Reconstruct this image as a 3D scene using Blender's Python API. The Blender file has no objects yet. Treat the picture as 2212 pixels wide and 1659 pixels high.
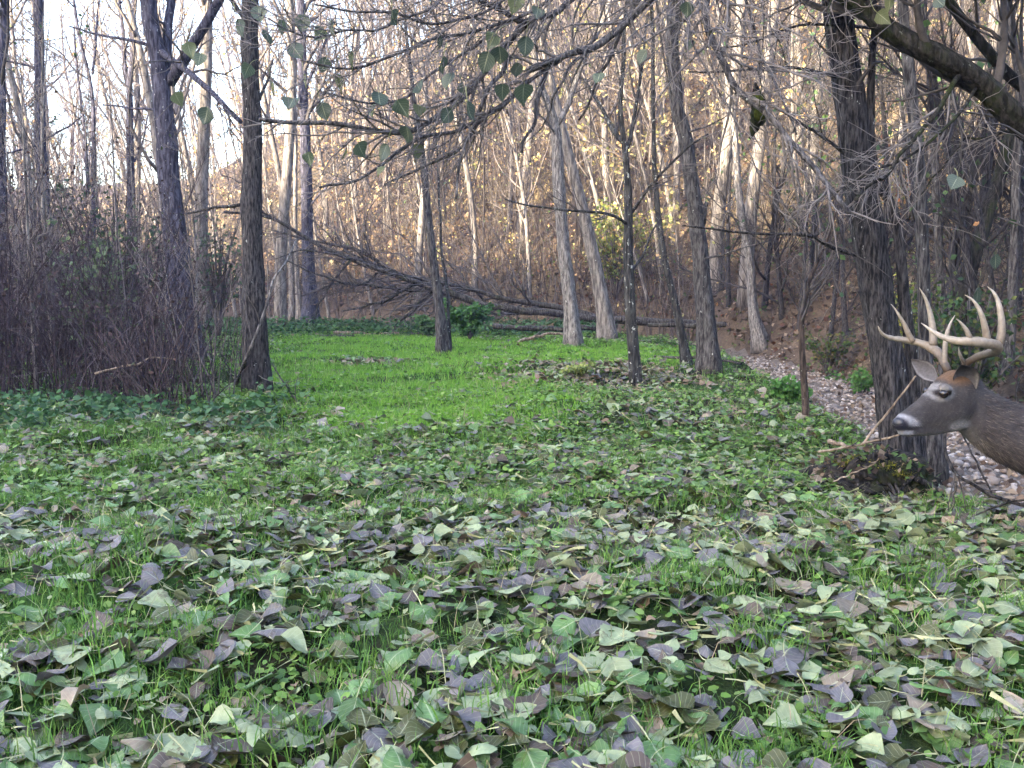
import bpy, bmesh, math, random
import numpy as np
from mathutils import Vector

# ------------------------------------------------------------------ camera, sky, sun, exposure
scene = bpy.context.scene
COL = scene.collection
CAM_Z = 1.0
PITCH = math.radians(5.85)
FOC = 2124.0                       # focal length in units of the 2212 x 1659 tracing frame
CX, CY = 1106.0, 829.5

cam_data = bpy.data.cameras.new("camera")
cam_data.sensor_fit = 'HORIZONTAL'
cam_data.sensor_width = 36.0
cam_data.lens = 36.0 * FOC / 2212.0
cam_data.clip_start = 0.05
cam_data.clip_end = 2000.0
cam = bpy.data.objects.new("camera", cam_data)
COL.objects.link(cam)
cam.location = (0, 0, CAM_Z)
cam.rotation_euler = (math.radians(90) - PITCH, 0, 0)
scene.camera = cam

SUN_EL = math.radians(14.0)
SUN_AZ = math.radians(50.0)        # the sun stands behind the camera, this far round to the left
SUN_DIR = Vector((-math.sin(SUN_AZ) * math.cos(SUN_EL), -math.cos(SUN_AZ) * math.cos(SUN_EL), math.sin(SUN_EL)))

world = bpy.data.worlds.new("World")
scene.world = world
world.use_nodes = True
wnt = world.node_tree
wnt.nodes.clear()
w_out = wnt.nodes.new("ShaderNodeOutputWorld")
w_bg = wnt.nodes.new("ShaderNodeBackground")
w_sky = wnt.nodes.new("ShaderNodeTexSky")
w_sky.sky_type = 'NISHITA'
w_sky.sun_disc = False
w_sky.sun_elevation = SUN_EL
w_sky.sun_rotation = math.atan2(SUN_DIR.x, SUN_DIR.y)
w_sky.air_density = 1.0
w_sky.dust_density = 2.0
w_sky.ozone_density = 0.8
w_bg.inputs["Strength"].default_value = 0.15
wnt.links.new(w_sky.outputs[0], w_bg.inputs[0])
wnt.links.new(w_bg.outputs[0], w_out.inputs[0])

sun_data = bpy.data.lights.new("sun", 'SUN')
sun_data.energy = 5.0
sun_data.angle = math.radians(0.6)
sun_data.color = (1.0, 0.84, 0.62)
sun = bpy.data.objects.new("sun", sun_data)
COL.objects.link(sun)
sun.rotation_euler = SUN_DIR.to_track_quat('Z', 'Y').to_euler()

scene.view_settings.view_transform = 'Standard'
scene.view_settings.look = 'None'
scene.view_settings.gamma = 1.0
scene.view_settings.use_curve_mapping = False
scene.view_settings.exposure = 3.62

scene.render.engine = 'CYCLES'
cy = scene.cycles
cy.max_bounces = 4
cy.diffuse_bounces = 2
cy.glossy_bounces = 2
cy.transmission_bounces = 3
cy.transparent_max_bounces = 4
cy.use_denoising = True
cy.use_adaptive_sampling = True
cy.adaptive_threshold = 0.015
cy.sample_clamp_indirect = 6.0

RNG = np.random.default_rng(20191025)

# ------------------------------------------------------------------ helpers
def ray(u, v):
    dx = (u - CX) / FOC
    dz = -(v - CY) / FOC
    return np.array([dx, math.cos(PITCH) + dz * math.sin(PITCH), -math.sin(PITCH) + dz * math.cos(PITCH)])

def W(u, v, Y):
    d = ray(u, v)
    return np.array([0, 0, CAM_Z]) + d * (Y / d[1])

def sm(a, b, x):
    t = np.clip((np.asarray(x, float) - a) / (b - a), 0, 1)
    return t * t * (3 - 2 * t)

_wr = np.random.default_rng(5)
_WAVES = [(_wr.uniform(0, 2 * math.pi), _wr.uniform(0, 6.28), 1.0 * 1.37 ** i, 1.0 / 1.30 ** i) for i in range(14)]
def wav(x, y, scale=1.0, seed=0.0):
    """smooth noise in about -1..1; scale = size of the largest features in metres"""
    r = 0
    tot = 0
    for i, (a, ph, f, amp) in enumerate(_WAVES):
        k = 6.28 * f / scale
        r = r + amp * np.sin((x * math.cos(a + seed) + y * math.sin(a + seed)) * k + ph + 1.7 * seed
                             + 0.8 * np.sin((y * math.cos(a) - x * math.sin(a)) * k * 0.6 + ph * 2))
        tot += amp * 0.5
    return r / tot

CREEK = np.array([(-40, -220), (-12, -60), (1.0, -25), (1.9, -8), (2.5, -2), (3.0, 2), (3.3, 4), (3.6, 6), (3.95, 9), (4.3, 13),
                  (4.5, 16), (4.0, 19.5), (2.4, 23), (-1, 26.5), (-6, 30), (-14, 36), (-30, 46), (-60, 60), (-220, 110)], float)
def _resample(P, n):
    P = np.asarray(P, float)
    seg = np.linalg.norm(np.diff(P, axis=0), axis=1)
    s = np.concatenate([[0], np.cumsum(seg)])
    t = np.linspace(0, s[-1], n)
    return np.stack([np.interp(t, s, P[:, i]) for i in range(P.shape[1])], 1)
def smooth_line(P, n, it=3):
    """Chaikin-rounded polyline resampled to n points"""
    P = np.asarray(P, float)
    for _ in range(it):
        Q = P[:-1] * .75 + P[1:] * .25
        R_ = P[:-1] * .25 + P[1:] * .75
        M = np.empty((len(Q) * 2, P.shape[1]))
        M[0::2] = Q
        M[1::2] = R_
        P = np.vstack([P[:1], M, P[-1:]])
    return _resample(P, n)
_cs = smooth_line(CREEK, 1200, 2)
_keep = (np.abs(_cs[:, 1]) < 70)
_near = _cs[_keep]
_far = _cs[~_keep][::12]
_C = np.vstack([_cs[:1], _near[::2], _cs[-1:]]) if True else _cs
_C = np.vstack([p for p in [_cs[_cs[:, 1] < -70][::14], _near[::2], _cs[_cs[:, 1] > 70][::14]]])
_CT = np.gradient(_C, axis=0)
_CT /= np.linalg.norm(_CT, axis=1)[:, None]

def creek_s(x, y):
    """signed distance to the creek's middle line, positive on the hill side"""
    x = np.asarray(x, float).ravel()
    y = np.asarray(y, float).ravel()
    out = np.empty(len(x))
    for i in range(0, len(x), 20000):
        dx = x[i:i + 20000, None] - _C[None, :, 0]
        dy = y[i:i + 20000, None] - _C[None, :, 1]
        d2 = dx * dx + dy * dy
        j = d2.argmin(1)
        r = np.arange(len(j))
        cr = _CT[j, 0] * dy[r, j] - _CT[j, 1] * dx[r, j]
        out[i:i + 20000] = np.sqrt(d2[r, j]) * np.where(cr < 0, 1, -1)
    return out

def H(x, y, full=False):
    shp = np.shape(x)
    x = np.asarray(x, float).ravel()
    y = np.asarray(y, float).ravel()
    s = creek_s(x, y)
    s = s + 0.16 * wav(x, y, 2.3, 1.0) * sm(6, 2, np.abs(s))
    depth = 0.52 - 0.24 * sm(17, 22, y)
    hw = 0.95 - 0.35 * sm(17, 22, y)
    z = -depth * sm(-hw - 0.38, -hw + 0.08, s)
    z = z - 0.04 * sm(-4, -1.5, s)
    out = np.maximum(s - hw, 0)
    m = 0.33 + 0.37 * sm(-32, 4, x)
    cap = 18 + 50 * sm(-30, 10, x)
    rise = 0.42 * sm(0.0, 0.9, out) + cap * (1 - np.exp(-m * np.maximum(out - 0.3, 0) / cap))
    z = z + rise
    z = z + (0.035 * wav(x, y, 1.4, 2.0) + 0.05 * wav(x, y, 4.5, 3.0)) * sm(30, 8, np.abs(y))
    z = z + sm(1.5, 8, s) * (0.25 * wav(x, y, 5.0, 4.0) + 0.6 * wav(x, y, 17.0, 0.3) * sm(6, 25, s))
    # the wooded ridge behind and to the left of the camera, which keeps the sun off the clearing
    t = x * math.sin(SUN_AZ) + y * math.cos(SUN_AZ)
    back = sm(-32, -112, t)
    z = z * (1 - back) + (33.4 + 1.6 * wav(x, y, 60, 0.7)) * back
    z = z.reshape(shp)
    return (z, s.reshape(shp)) if full else z

def Hs(x, y):
    return float(H(np.array([x]), np.array([y]))[0])

def hit(u, v):
    """where the line of sight through a tracing-frame point meets the ground"""
    d = ray(u, v)
    Y = np.concatenate([np.arange(1.2, 30, 0.02), np.arange(30, 120, 0.2)])
    pts = np.array([0, 0, CAM_Z]) + d[None] * (Y / d[1])[:, None]
    below = pts[:, 2] < H(pts[:, 0], pts[:, 1])
    i = int(np.argmax(below)) if below.any() else len(Y) - 1
    p = pts[i]
    return np.array([p[0], p[1], Hs(p[0], p[1])])

def new_mesh(name, V, F, col=None, uv=None, smooth=True, mat_idx=None):
    V = np.asarray(V, np.float32)
    F = [np.asarray(f, np.int32) for f in (F if isinstance(F, list) else [F]) if len(f)]
    me = bpy.data.meshes.new(name)
    me.vertices.add(len(V))
    me.vertices.foreach_set("co", V.ravel())
    li = np.concatenate([f.ravel() for f in F])
    tot = np.concatenate([np.full(len(f), f.shape[1], np.int32) for f in F])
    start = np.concatenate([[0], np.cumsum(tot)[:-1]]).astype(np.int32)
    me.loops.add(len(li))
    me.loops.foreach_set("vertex_index", li)
    me.polygons.add(len(tot))
    me.polygons.foreach_set("loop_start", start)
    me.polygons.foreach_set("use_smooth", np.full(len(tot), bool(smooth)))
    if mat_idx is not None:
        me.polygons.foreach_set("material_index", np.asarray(mat_idx, np.int32))
    if uv is not None:
        l = me.uv_layers.new(name="UVMap")
        l.data.foreach_set("uv", np.asarray(uv, np.float32)[li].ravel())
    if col is not None:
        c = me.color_attributes.new("Col", 'FLOAT_COLOR', 'POINT')
        cc = np.ones((len(V), 4), np.float32)
        cc[:, :3] = col
        c.data.foreach_set("color", cc.ravel())
    me.update(calc_edges=True)
    return me

def link(name, me, mats=None, parent=None, loc=None):
    o = bpy.data.objects.new(name, me)
    COL.objects.link(o)
    if mats is not None and me is not None:
        for m in (mats if isinstance(mats, (list, tuple)) else [mats]):
            me.materials.append(m)
    if parent is not None:
        o.parent = parent
    if loc is not None:
        o.location = [float(a) for a in loc]
    return o

def tag(o, label=None, cat=None, group=None, kind=None):
    if label: o["label"] = label
    if cat: o["category"] = cat
    if group: o["group"] = group
    if kind: o["kind"] = kind
    return o

def thing(name, label, cat, loc, group=None):
    return tag(link(name, None, loc=loc), label, cat, group)

def nrm(a):
    return a / np.maximum(np.linalg.norm(a, axis=-1, keepdims=True), 1e-9)

def tubes(P, R, sides=5, cap=True, disp=None):
    """P (n,k,3) centre lines, R (n,k) radii -> verts, faces"""
    P = np.asarray(P, float)
    R = np.asarray(R, float)
    n, k, _ = P.shape
    T = nrm(np.gradient(P, axis=1))
    mean = nrm(P[:, -1] - P[:, 0])
    ref = np.where(np.abs(mean[:, 2:3]) < 0.75, np.array([[0, 0, 1.0]]), np.array([[1.0, 0, 0]]))
    ref = np.repeat(ref[:, None], k, 1)
    A = nrm(ref - (ref * T).sum(-1, keepdims=True) * T)
    B = np.cross(T, A)
    a = np.linspace(0, 2 * math.pi, sides, endpoint=False)
    ca, sa = np.cos(a), np.sin(a)
    Rr = np.repeat(R[:, :, None], sides, 2)
    if disp is not None:
        Rr = Rr * disp
    V = P[:, :, None] + (A[:, :, None] * ca[None, None, :, None] + B[:, :, None] * sa[None, None, :, None]) * Rr[..., None]
    V = V.reshape(-1, 3)
    ii = np.arange(k - 1)[:, None] * sides
    jj = np.arange(sides)[None]
    j2 = (jj + 1) % sides
    q = np.stack([ii + jj, ii + j2, ii + sides + j2, ii + sides + jj], -1).reshape(-1, 4)
    F = (np.arange(n)[:, None, None] * (k * sides) + q[None]).reshape(-1, 4)
    Fs = [F]
    if cap:
        c = (np.arange(sides - 2)[:, None] + np.array([[0, 1, 2]]))
        c[:, 0] = 0
        e = (np.arange(n)[:, None, None] * (k * sides) + ((k - 1) * sides) + c[None]).reshape(-1, 3)
        b = (np.arange(n)[:, None, None] * (k * sides) + c[None, :, ::-1]).reshape(-1, 3)
        Fs.append(np.vstack([e, b]))
    return V, Fs

class MB:
    """gathers vertices and faces of one mesh"""
    def __init__(self):
        self.V, self.F, self.C, self.U, self.n = [], {}, [], [], 0
    def add(self, V, F, col=None, uv=None):
        for f in (F if isinstance(F, list) else [F]):
            if len(f):
                self.F.setdefault(f.shape[1], []).append(np.asarray(f) + self.n)
        self.V.append(np.asarray(V, float))
        m = len(V)
        self.C.append(np.broadcast_to(np.array((1, 1, 1.0)) if col is None else col, (m, 3)))
        self.U.append(np.zeros((m, 2)) if uv is None else uv)
        self.n += m
        return self
    def tube(self, pts, r, sides=6, k=None, col=None, it=2):
        pts = np.asarray(pts, float)
        k = k or max(6, len(pts) * 4)
        P = smooth_line(pts, k, it)
        if np.ndim(r) == 0:
            R = np.full(k, r)
        else:
            R = np.interp(np.linspace(0, 1, k), np.linspace(0, 1, len(r)), r)
        V, F = tubes(P[None], R[None], sides)
        return self.add(V, F, col)
    def mesh(self, name, origin=(0, 0, 0), smooth=True, col=True, uv=False):
        V = np.vstack(self.V) - np.asarray(origin)[None]
        return new_mesh(name, V, [np.vstack(f) for f in self.F.values()], np.vstack(self.C) if col else None,
                        np.vstack(self.U) if uv else None, smooth)

def grow(rng, P, R, n, t0=0.3, t1=1.0, ang=(35, 65), length=(0.3, 0.6), ratio=0.55, rmax=1.0, k=6, jit=0.25, up=0.15, taper=0.3,
         rel=True, rmin=0.0015):
    """n side branches on the branches P (N,K,3) with radii R"""
    N, K, _ = P.shape
    L = np.linalg.norm(np.diff(P, axis=1), axis=2).sum(1)
    w = L / L.sum()
    i = rng.choice(N, n, p=w)
    t = rng.uniform(t0, t1, n) * (K - 1)
    a = np.minimum(t.astype(int), K - 2)
    f = (t - a)[:, None]
    base = P[i, a] * (1 - f) + P[i, a + 1] * f
    tan = nrm(P[i, a + 1] - P[i, a])
    r0 = R[i, a] * (1 - f[:, 0]) + R[i, a + 1] * f[:, 0]
    rnd = rng.normal(size=(n, 3))
    perp = nrm(rnd - (rnd * tan).sum(1, keepdims=True) * tan)
    an = np.radians(rng.uniform(ang[0], ang[1], n))[:, None]
    d = tan * np.cos(an) + perp * np.sin(an)
    d[:, 2] += up
    d = nrm(d)
    ln = rng.uniform(length[0], length[1], n)
    if rel:
        ln = ln * L[i] * (1.15 - 0.75 * t / (K - 1))
    out = np.empty((n, k, 3))
    out[:, 0] = base
    for j in range(1, k):
        out[:, j] = out[:, j - 1] + d * (ln / (k - 1))[:, None]
        d = d + rng.normal(size=(n, 3)) * jit
        d[:, 2] += up * 0.5
        d = nrm(d)
    rr = np.maximum(np.minimum(r0 * ratio, rmax), rmin)
    RR = rr[:, None] * np.linspace(1, taper, k)[None]
    return out, RR

# ------------------------------------------------------------------ materials
def nodes(name):
    m = bpy.data.materials.new(name)
    m.use_nodes = True
    nt = m.node_tree
    nt.nodes.clear()
    out = nt.nodes.new("ShaderNodeOutputMaterial")
    return m, nt, out

class NT:
    def __init__(self, name):
        self.m, self.nt, self.out = nodes(name)
    def n(self, kind, **kw):
        nd = self.nt.nodes.new("ShaderNode" + kind)
        for k, v in kw.items():
            setattr(nd, k, v)
        return nd
    def l(self, a, b):
        self.nt.links.new(a, b)
    def coords(self, which="Object", scale=(1, 1, 1)):
        tc = self.n("TexCoord")
        mp = self.n("Mapping")
        mp.inputs["Scale"].default_value = scale
        self.l(tc.outputs[which], mp.inputs["Vector"])
        return mp.outputs[0]
    def noise(self, vec, scale, detail=4, rough=0.6):
        t = self.n("TexNoise")
        t.inputs["Scale"].default_value = scale
        t.inputs["Detail"].default_value = detail
        t.inputs["Roughness"].default_value = rough
        if vec is not None: self.l(vec, t.inputs["Vector"])
        return t.outputs["Fac"]
    def ramp(self, fac, stops):
        r = self.n("ValToRGB")
        e = r.color_ramp.elements
        e[0].position, e[1].position = stops[0][0], stops[-1][0]
        e[0].color, e[1].color = (*stops[0][1], 1), (*stops[-1][1], 1)
        for p, c in stops[1:-1]:
            x = e.new(p)
            x.color = (*c, 1)
        self.l(fac, r.inputs[0])
        return r.outputs[0]
    def mix(self, fac, a, b, mode='MIX'):
        x = self.n("Mix", data_type='RGBA', blend_type=mode)
        for sock, val in ((x.inputs[0], fac), (x.inputs[6], a), (x.inputs[7], b)):
            if isinstance(val, (int, float)): sock.default_value = val
            elif isinstance(val, tuple): sock.default_value = (*val, 1)
            else: self.l(val, sock)
        return x.outputs[2]
    def math(self, op, a, b=None):
        x = self.n("Math", operation=op)
        for sock, val in ((x.inputs[0], a), (x.inputs[1], b)):
            if val is None: continue
            if isinstance(val, (int, float)): sock.default_value = val
            else: self.l(val, sock)
        return x.outputs[0]
    def principled(self, col, rough=0.9, spec=0.2, bump=None, bump_s=0.3, bump_d=0.01):
        p = self.n("BsdfPrincipled")
        if isinstance(col, tuple): p.inputs["Base Color"].default_value = (*col, 1)
        else: self.l(col, p.inputs["Base Color"])
        p.inputs["Roughness"].default_value = rough
        p.inputs["Specular IOR Level"].default_value = spec
        if bump is not None:
            b = self.n("Bump")
            b.inputs["Strength"].default_value = bump_s
            b.inputs["Distance"].default_value = bump_d
            self.l(bump, b.inputs["Height"])
            self.l(b.outputs[0], p.inputs["Normal"])
        return p
    def done(self, shader):
        self.l(shader, self.out.inputs[0])
        return self.m

def bark(name, dark, light, ridge=1.0, lichen=0.0, lichen_col=(0.42, 0.44, 0.40), moss=0.0):
    t = NT(name)
    v = t.coords("Object", (38 * ridge, 38 * ridge, 7 * ridge))
    fur = t.noise(v, 1.0, 5, 0.65)
    v2 = t.coords("Object", (3, 3, 1.5))
    big = t.noise(v2, 1.0, 3, 0.5)
    c = t.ramp(fur, [(0.40, dark), (0.52, tuple(0.5 * (a + b) for a, b in zip(dark, light))), (0.62, light)])
    c = t.mix(t.math('MULTIPLY', big, 0.75), c, t.mix(1.0, c, (0.55, 0.52, 0.50), 'MULTIPLY'))
    if lichen > 0:
        v3 = t.coords("Object", (26, 26, 16))
        l = t.noise(v3, 1.0, 3, 0.7)
        th = 0.70 - 0.16 * lichen
        f = t.ramp(l, [(th, (0, 0, 0)), (th + 0.05, (1, 1, 1))])
        c = t.mix(t.math('MULTIPLY', f, 0.85), c, lichen_col)
    if moss > 0:
        v4 = t.coords("Object", (5, 5, 3))
        l = t.noise(v4, 1.0, 4, 0.7)
        f = t.ramp(l, [(0.62 - 0.22 * moss, (0, 0, 0)), (0.75 - 0.2 * moss, (1, 1, 1))])
        c = t.mix(t.math('MULTIPLY', f, 0.75), c, (0.026, 0.036, 0.010))
    return t.done(t.principled(c, 0.95, 0.15, fur, 0.9, 0.02).outputs[0])

def attr_mat(name, rough=0.75, trans=0.0, noise=0.35, scale=40.0, veins=False, spec=0.3, back=None, bump=0.0, spots=None):
    t = NT(name)
    a = t.n("VertexColor", layer_name="Col")
    c = a.outputs[0]
    nz = t.noise(t.coords("Object"), scale, 3, 0.6)
    if noise > 0:
        f = t.ramp(nz, [(0.3, (1 - noise,) * 3), (0.7, (1 + 0.0 * noise,) * 3)])
        c = t.mix(1.0, c, f, 'MULTIPLY')
    if spots:
        sz_ = t.noise(t.coords("Object", spots), 1.0, 4, 0.7)
        c = t.mix(t.ramp(sz_, [(.56, (0, 0, 0)), (.66, (.75, .75, .75))]), c, (.075, .055, .03))
    if veins:
        uv = t.n("UVMap")
        sp = t.n("SeparateXYZ")
        t.l(uv.outputs[0], sp.inputs[0])
        av = t.math('ABSOLUTE', t.math('SUBTRACT', sp.outputs[1], 0.5))
        mid = t.math('LESS_THAN', av, 0.022)
        ph = t.math('SUBTRACT', t.math('MULTIPLY', sp.outputs[0], 7.0), t.math('MULTIPLY', av, 4.5))
        fr = t.math('FRACT', ph)
        side = t.math('LESS_THAN', fr, 0.10)
        vv = t.math('MAXIMUM', mid, t.math('MULTIPLY', side, 0.45))
        c = t.mix(t.math('MULTIPLY', vv, 0.55), c, (0.36, 0.38, 0.24))
    if back is not None:
        g = t.n("NewGeometry")
        c = t.mix(t.math('MULTIPLY', g.outputs["Backfacing"], back[0]), c, back[1])
    p = t.principled(c, rough, spec, nz if bump > 0 else None, bump, 0.003)
    sh = p.outputs[0]
    if trans > 0:
        tr = t.n("BsdfTranslucent")
        t.l(c, tr.inputs[0])
        mx = t.n("MixShader")
        mx.inputs[0].default_value = trans
        t.l(sh, mx.inputs[1])
        t.l(tr.outputs[0], mx.inputs[2])
        sh = mx.outputs[0]
    return t.done(sh)

def ground_mat(name, stops, scale=6.0, fine=60.0, second=None, mask_scale=0.5, mask=(0.45, 0.6)):
    t = NT(name)
    v = t.coords("Object")
    nz = t.noise(v, scale, 6, 0.7)
    fz = t.noise(v, fine, 4, 0.7)
    c = t.ramp(t.math('ADD', t.math('MULTIPLY', nz, 0.5), t.math('MULTIPLY', fz, 0.5)), stops)
    if second:
        c2 = t.ramp(fz, second)
        mk = t.ramp(t.noise(v, mask_scale, 4, 0.6), [(mask[0], (0, 0, 0)), (mask[1], (1, 1, 1))])
        c = t.mix(mk, c, c2)
    return t.done(t.principled(c, 1.0, 0.1, fz, 0.8, 0.03).outputs[0])

M = {}
M['ground'] = ground_mat("ground_soil", [(0.3, (0.008, 0.009, 0.005)), (0.5, (0.022, 0.022, 0.012)), (0.7, (0.045, 0.05, 0.02))], 5, 45,
                         [(0.3, (0.012, 0.03, 0.006)), (0.7, (0.05, 0.11, 0.02))], 0.9, (0.42, 0.58))
M['bed'] = ground_mat("creek_gravel", [(0.3, (0.05, 0.04, 0.035)), (0.5, (0.14, 0.115, 0.095)), (0.7, (0.30, 0.255, 0.215))], 9, 70)
M['hill'] = ground_mat("hill_leaf_litter", [(0.3, (0.022, 0.017, 0.013)), (0.45, (0.06, 0.045, 0.033)), (0.6, (0.12, 0.088, 0.06)), (0.75, (0.24, 0.18, 0.12))], 2.2, 22,
                       [(0.3, (0.05, 0.04, 0.024)), (0.5, (0.15, 0.115, 0.065)), (0.7, (0.36, 0.29, 0.16))], 0.14, (0.48, 0.65))
M['ridge'] = ground_mat("ridge_leaf_litter", [(0.3, (0.05, 0.03, 0.02)), (0.7, (0.2, 0.13, 0.07))], 0.8, 8)
M['bark_grey'] = bark("bark_grey", (0.020, 0.019, 0.020), (0.13, 0.125, 0.12), 1.2, 0.2)
M['bark_veil_blue'] = bark("bark_veil_blue_grey", (0.018, 0.018, 0.028), (0.105, 0.105, 0.14), 0.9, 0.3)  # blue of the lens veil put into the left trees' bark colour
M['bark_pale'] = bark("bark_pale", (0.07, 0.065, 0.06), (0.33, 0.31, 0.29), 1.2, 0.35)
M['bark_lichen'] = bark("bark_lichen", (0.018, 0.019, 0.019), (0.085, 0.085, 0.082), 1.0, 0.5)
M['bark_furrow'] = bark("bark_furrowed", (0.012, 0.012, 0.013), (0.095, 0.09, 0.09), 1.9, 0.1)
M['bark_moss'] = bark("bark_mossy", (0.010, 0.010, 0.008), (0.055, 0.052, 0.045), 1.2, 0.2, (0.12, 0.13, 0.11), 0.55)
M['bark_far'] = bark("bark_far", (0.09, 0.082, 0.075), (0.30, 0.275, 0.25), 0.6, 0.2)  # lightened so that the colour itself makes far trunks look hazy
M['log'] = bark("log_weathered", (0.02, 0.019, 0.018), (0.12, 0.11, 0.10), 0.8, 0.2, (0.3, 0.3, 0.27), 0.25)
M['log_bare'] = bark("log_bare_wood", (0.12, 0.09, 0.065), (0.36, 0.29, 0.22), 0.8)
M['bark_bough'] = bark("bark_bough", (0.04, 0.038, 0.04), (0.20, 0.19, 0.19), 1.4, 0.2)
M['bark_brown'] = bark("bark_brown", (0.03, 0.024, 0.02), (0.12, 0.092, 0.075), 1.4, 0.1)
M['rot'] = bark("rotten_wood", (0.006, 0.006, 0.006), (0.05, 0.045, 0.04), 0.8, 0, moss=0.35)
M['twig'] = attr_mat("twig_bark", 0.9, 0, 0.5, 25)
M['leaf'] = attr_mat("fallen_leaf", 0.5, 0.12, 0.3, 55, True, 0.45, None, 0.25)
M['leaf_single'] = attr_mat("single_fallen_leaf", 0.5, 0.12, 0.3, 4, True, 0.45, None, 0.25, (3, 3, 3))
M['green_leaf'] = attr_mat("green_leaf", 0.5, 0.35, 0.2, 30, True, 0.4)
M['small_leaf'] = attr_mat("small_leaf", 0.6, 0.35, 0.15, 8)
M['grass'] = attr_mat("grass_blade", 0.6, 0.3, 0.0, 8)
M['stone'] = attr_mat("creek_stone", 0.8, 0, 0.5, 22, False, 0.3, None, 0.4)
M['moss'] = attr_mat("moss", 1.0, 0, 0.6, 60, False, 0.1, None, 0.8)

# ------------------------------------------------------------------ terrain
def spaced(lo, hi, n, k, c=0.0):
    t = np.linspace(-1, 1, n)
    s = np.sinh(k * t) / math.sinh(k)
    return np.where(s < 0, c + s * (c - lo), c + s * (hi - c))
def terrain():
    xs = spaced(-230, 200, 270, 5.2, 1.5)
    ys = spaced(-210, 240, 300, 5.0, 7.0)
    X, Y = np.meshgrid(xs, ys)
    Z, S = H(X, Y, True)
    nx, ny = len(xs), len(ys)
    V = np.stack([X, Y, Z], -1).reshape(-1, 3)
    i = (np.arange(ny - 1)[:, None] * nx + np.arange(nx - 1)[None]).ravel()
    F = np.stack([i, i + 1, i + nx + 1, i + nx], -1)
    fs = S.ravel()[F].mean(1)
    ft = (V[F, 0] * math.sin(SUN_AZ) + V[F, 1] * math.cos(SUN_AZ)).mean(1)
    fy = V[F, 1].mean(1)
    hw = 0.95 - 0.35 * sm(17, 22, fy)
    sel = {'ridge': ft < -31}
    sel['creek_bed'] = ~sel['ridge'] & (np.abs(fs) < hw + 0.12)
    sel['hillside'] = ~sel['ridge'] & ~sel['creek_bed'] & (fs > 0)
    sel['ground'] = ~sel['ridge'] & ~sel['creek_bed'] & (fs <= 0)
    mats = {'ridge': 'ridge', 'creek_bed': 'bed', 'hillside': 'hill', 'ground': 'ground'}
    labs = {'ridge': 'wooded ridge shading the clearing', 'creek_bed': 'dry stony creek bed along the bank',
            'hillside': 'leaf covered hillside rising beyond the creek', 'ground': 'grassy forest floor of the clearing'}
    for nm, mk in sel.items():
        f = F[mk]
        used = np.unique(f)
        remap = np.full(len(V), -1)
        remap[used] = np.arange(len(used))
        o = link(nm, new_mesh(nm, V[used], remap[f]), M[mats[nm]])
        tag(o, labs[nm], None, None, 'structure')
terrain()

# ------------------------------------------------------------------ trees
TWIG_GREY = np.array((0.095, 0.085, 0.08))
def quads(rng, pts, size, cols, tilt=1.0, aspect=0.7):
    """small folded leaf blades at pts"""
    n = len(pts)
    d = nrm(rng.normal(size=(n, 3)) * np.array([1, 1, tilt]))
    e = nrm(np.cross(d, rng.normal(size=(n, 3))))
    s = (size if np.ndim(size) else np.full(n, size))[:, None]
    up = np.cross(d, e)
    a = pts
    b = pts + d * s * 0.5 + e * s * 0.5 * aspect + up * s * 0.12
    c = pts + d * s
    f = pts + d * s * 0.5 - e * s * 0.5 * aspect + up * s * 0.12
    V = np.stack([a, b, c, f], 1).reshape(-1, 3)
    i = np.arange(n)[:, None] * 4
    F = np.concatenate([i + np.array([[0, 1, 2]]), i + np.array([[0, 2, 3]])])
    return V, F, np.repeat(cols, 4, 0)

def pick_cols(rng, pal, n, var=0.2):
    pal = np.asarray(pal, float)
    c = pal[rng.integers(0, len(pal), n)]
    return c * rng.uniform(1 - var, 1 + var, (n, 1))

def along(rng, P, n, t0=0.3):
    N, K, _ = P.shape
    i = rng.integers(0, N, n)
    t = rng.uniform(t0, 1, n) * (K - 1)
    a = np.minimum(t.astype(int), K - 2)
    f = (t - a)[:, None]
    return P[i, a] * (1 - f) + P[i, a + 1] * f

def pad(lines, radii, k=14):
    P = np.stack([smooth_line(l, k, 2) for l in lines])
    R = np.stack([np.interp(np.linspace(0, 1, k), np.linspace(0, 1, len(r)), r) for r in radii])
    return P, R

def jitter_line(rng, P, amp):
    """small natural kinks on a centre line, ends kept"""
    k = len(P)
    n = rng.normal(size=(k, 3)) * amp
    for _ in range(2):
        n = (np.roll(n, 1, 0) + n + np.roll(n, -1, 0)) / 2.2
    n *= np.sin(np.linspace(0, math.pi, k))[:, None] ** 0.5
    return P + n

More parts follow.
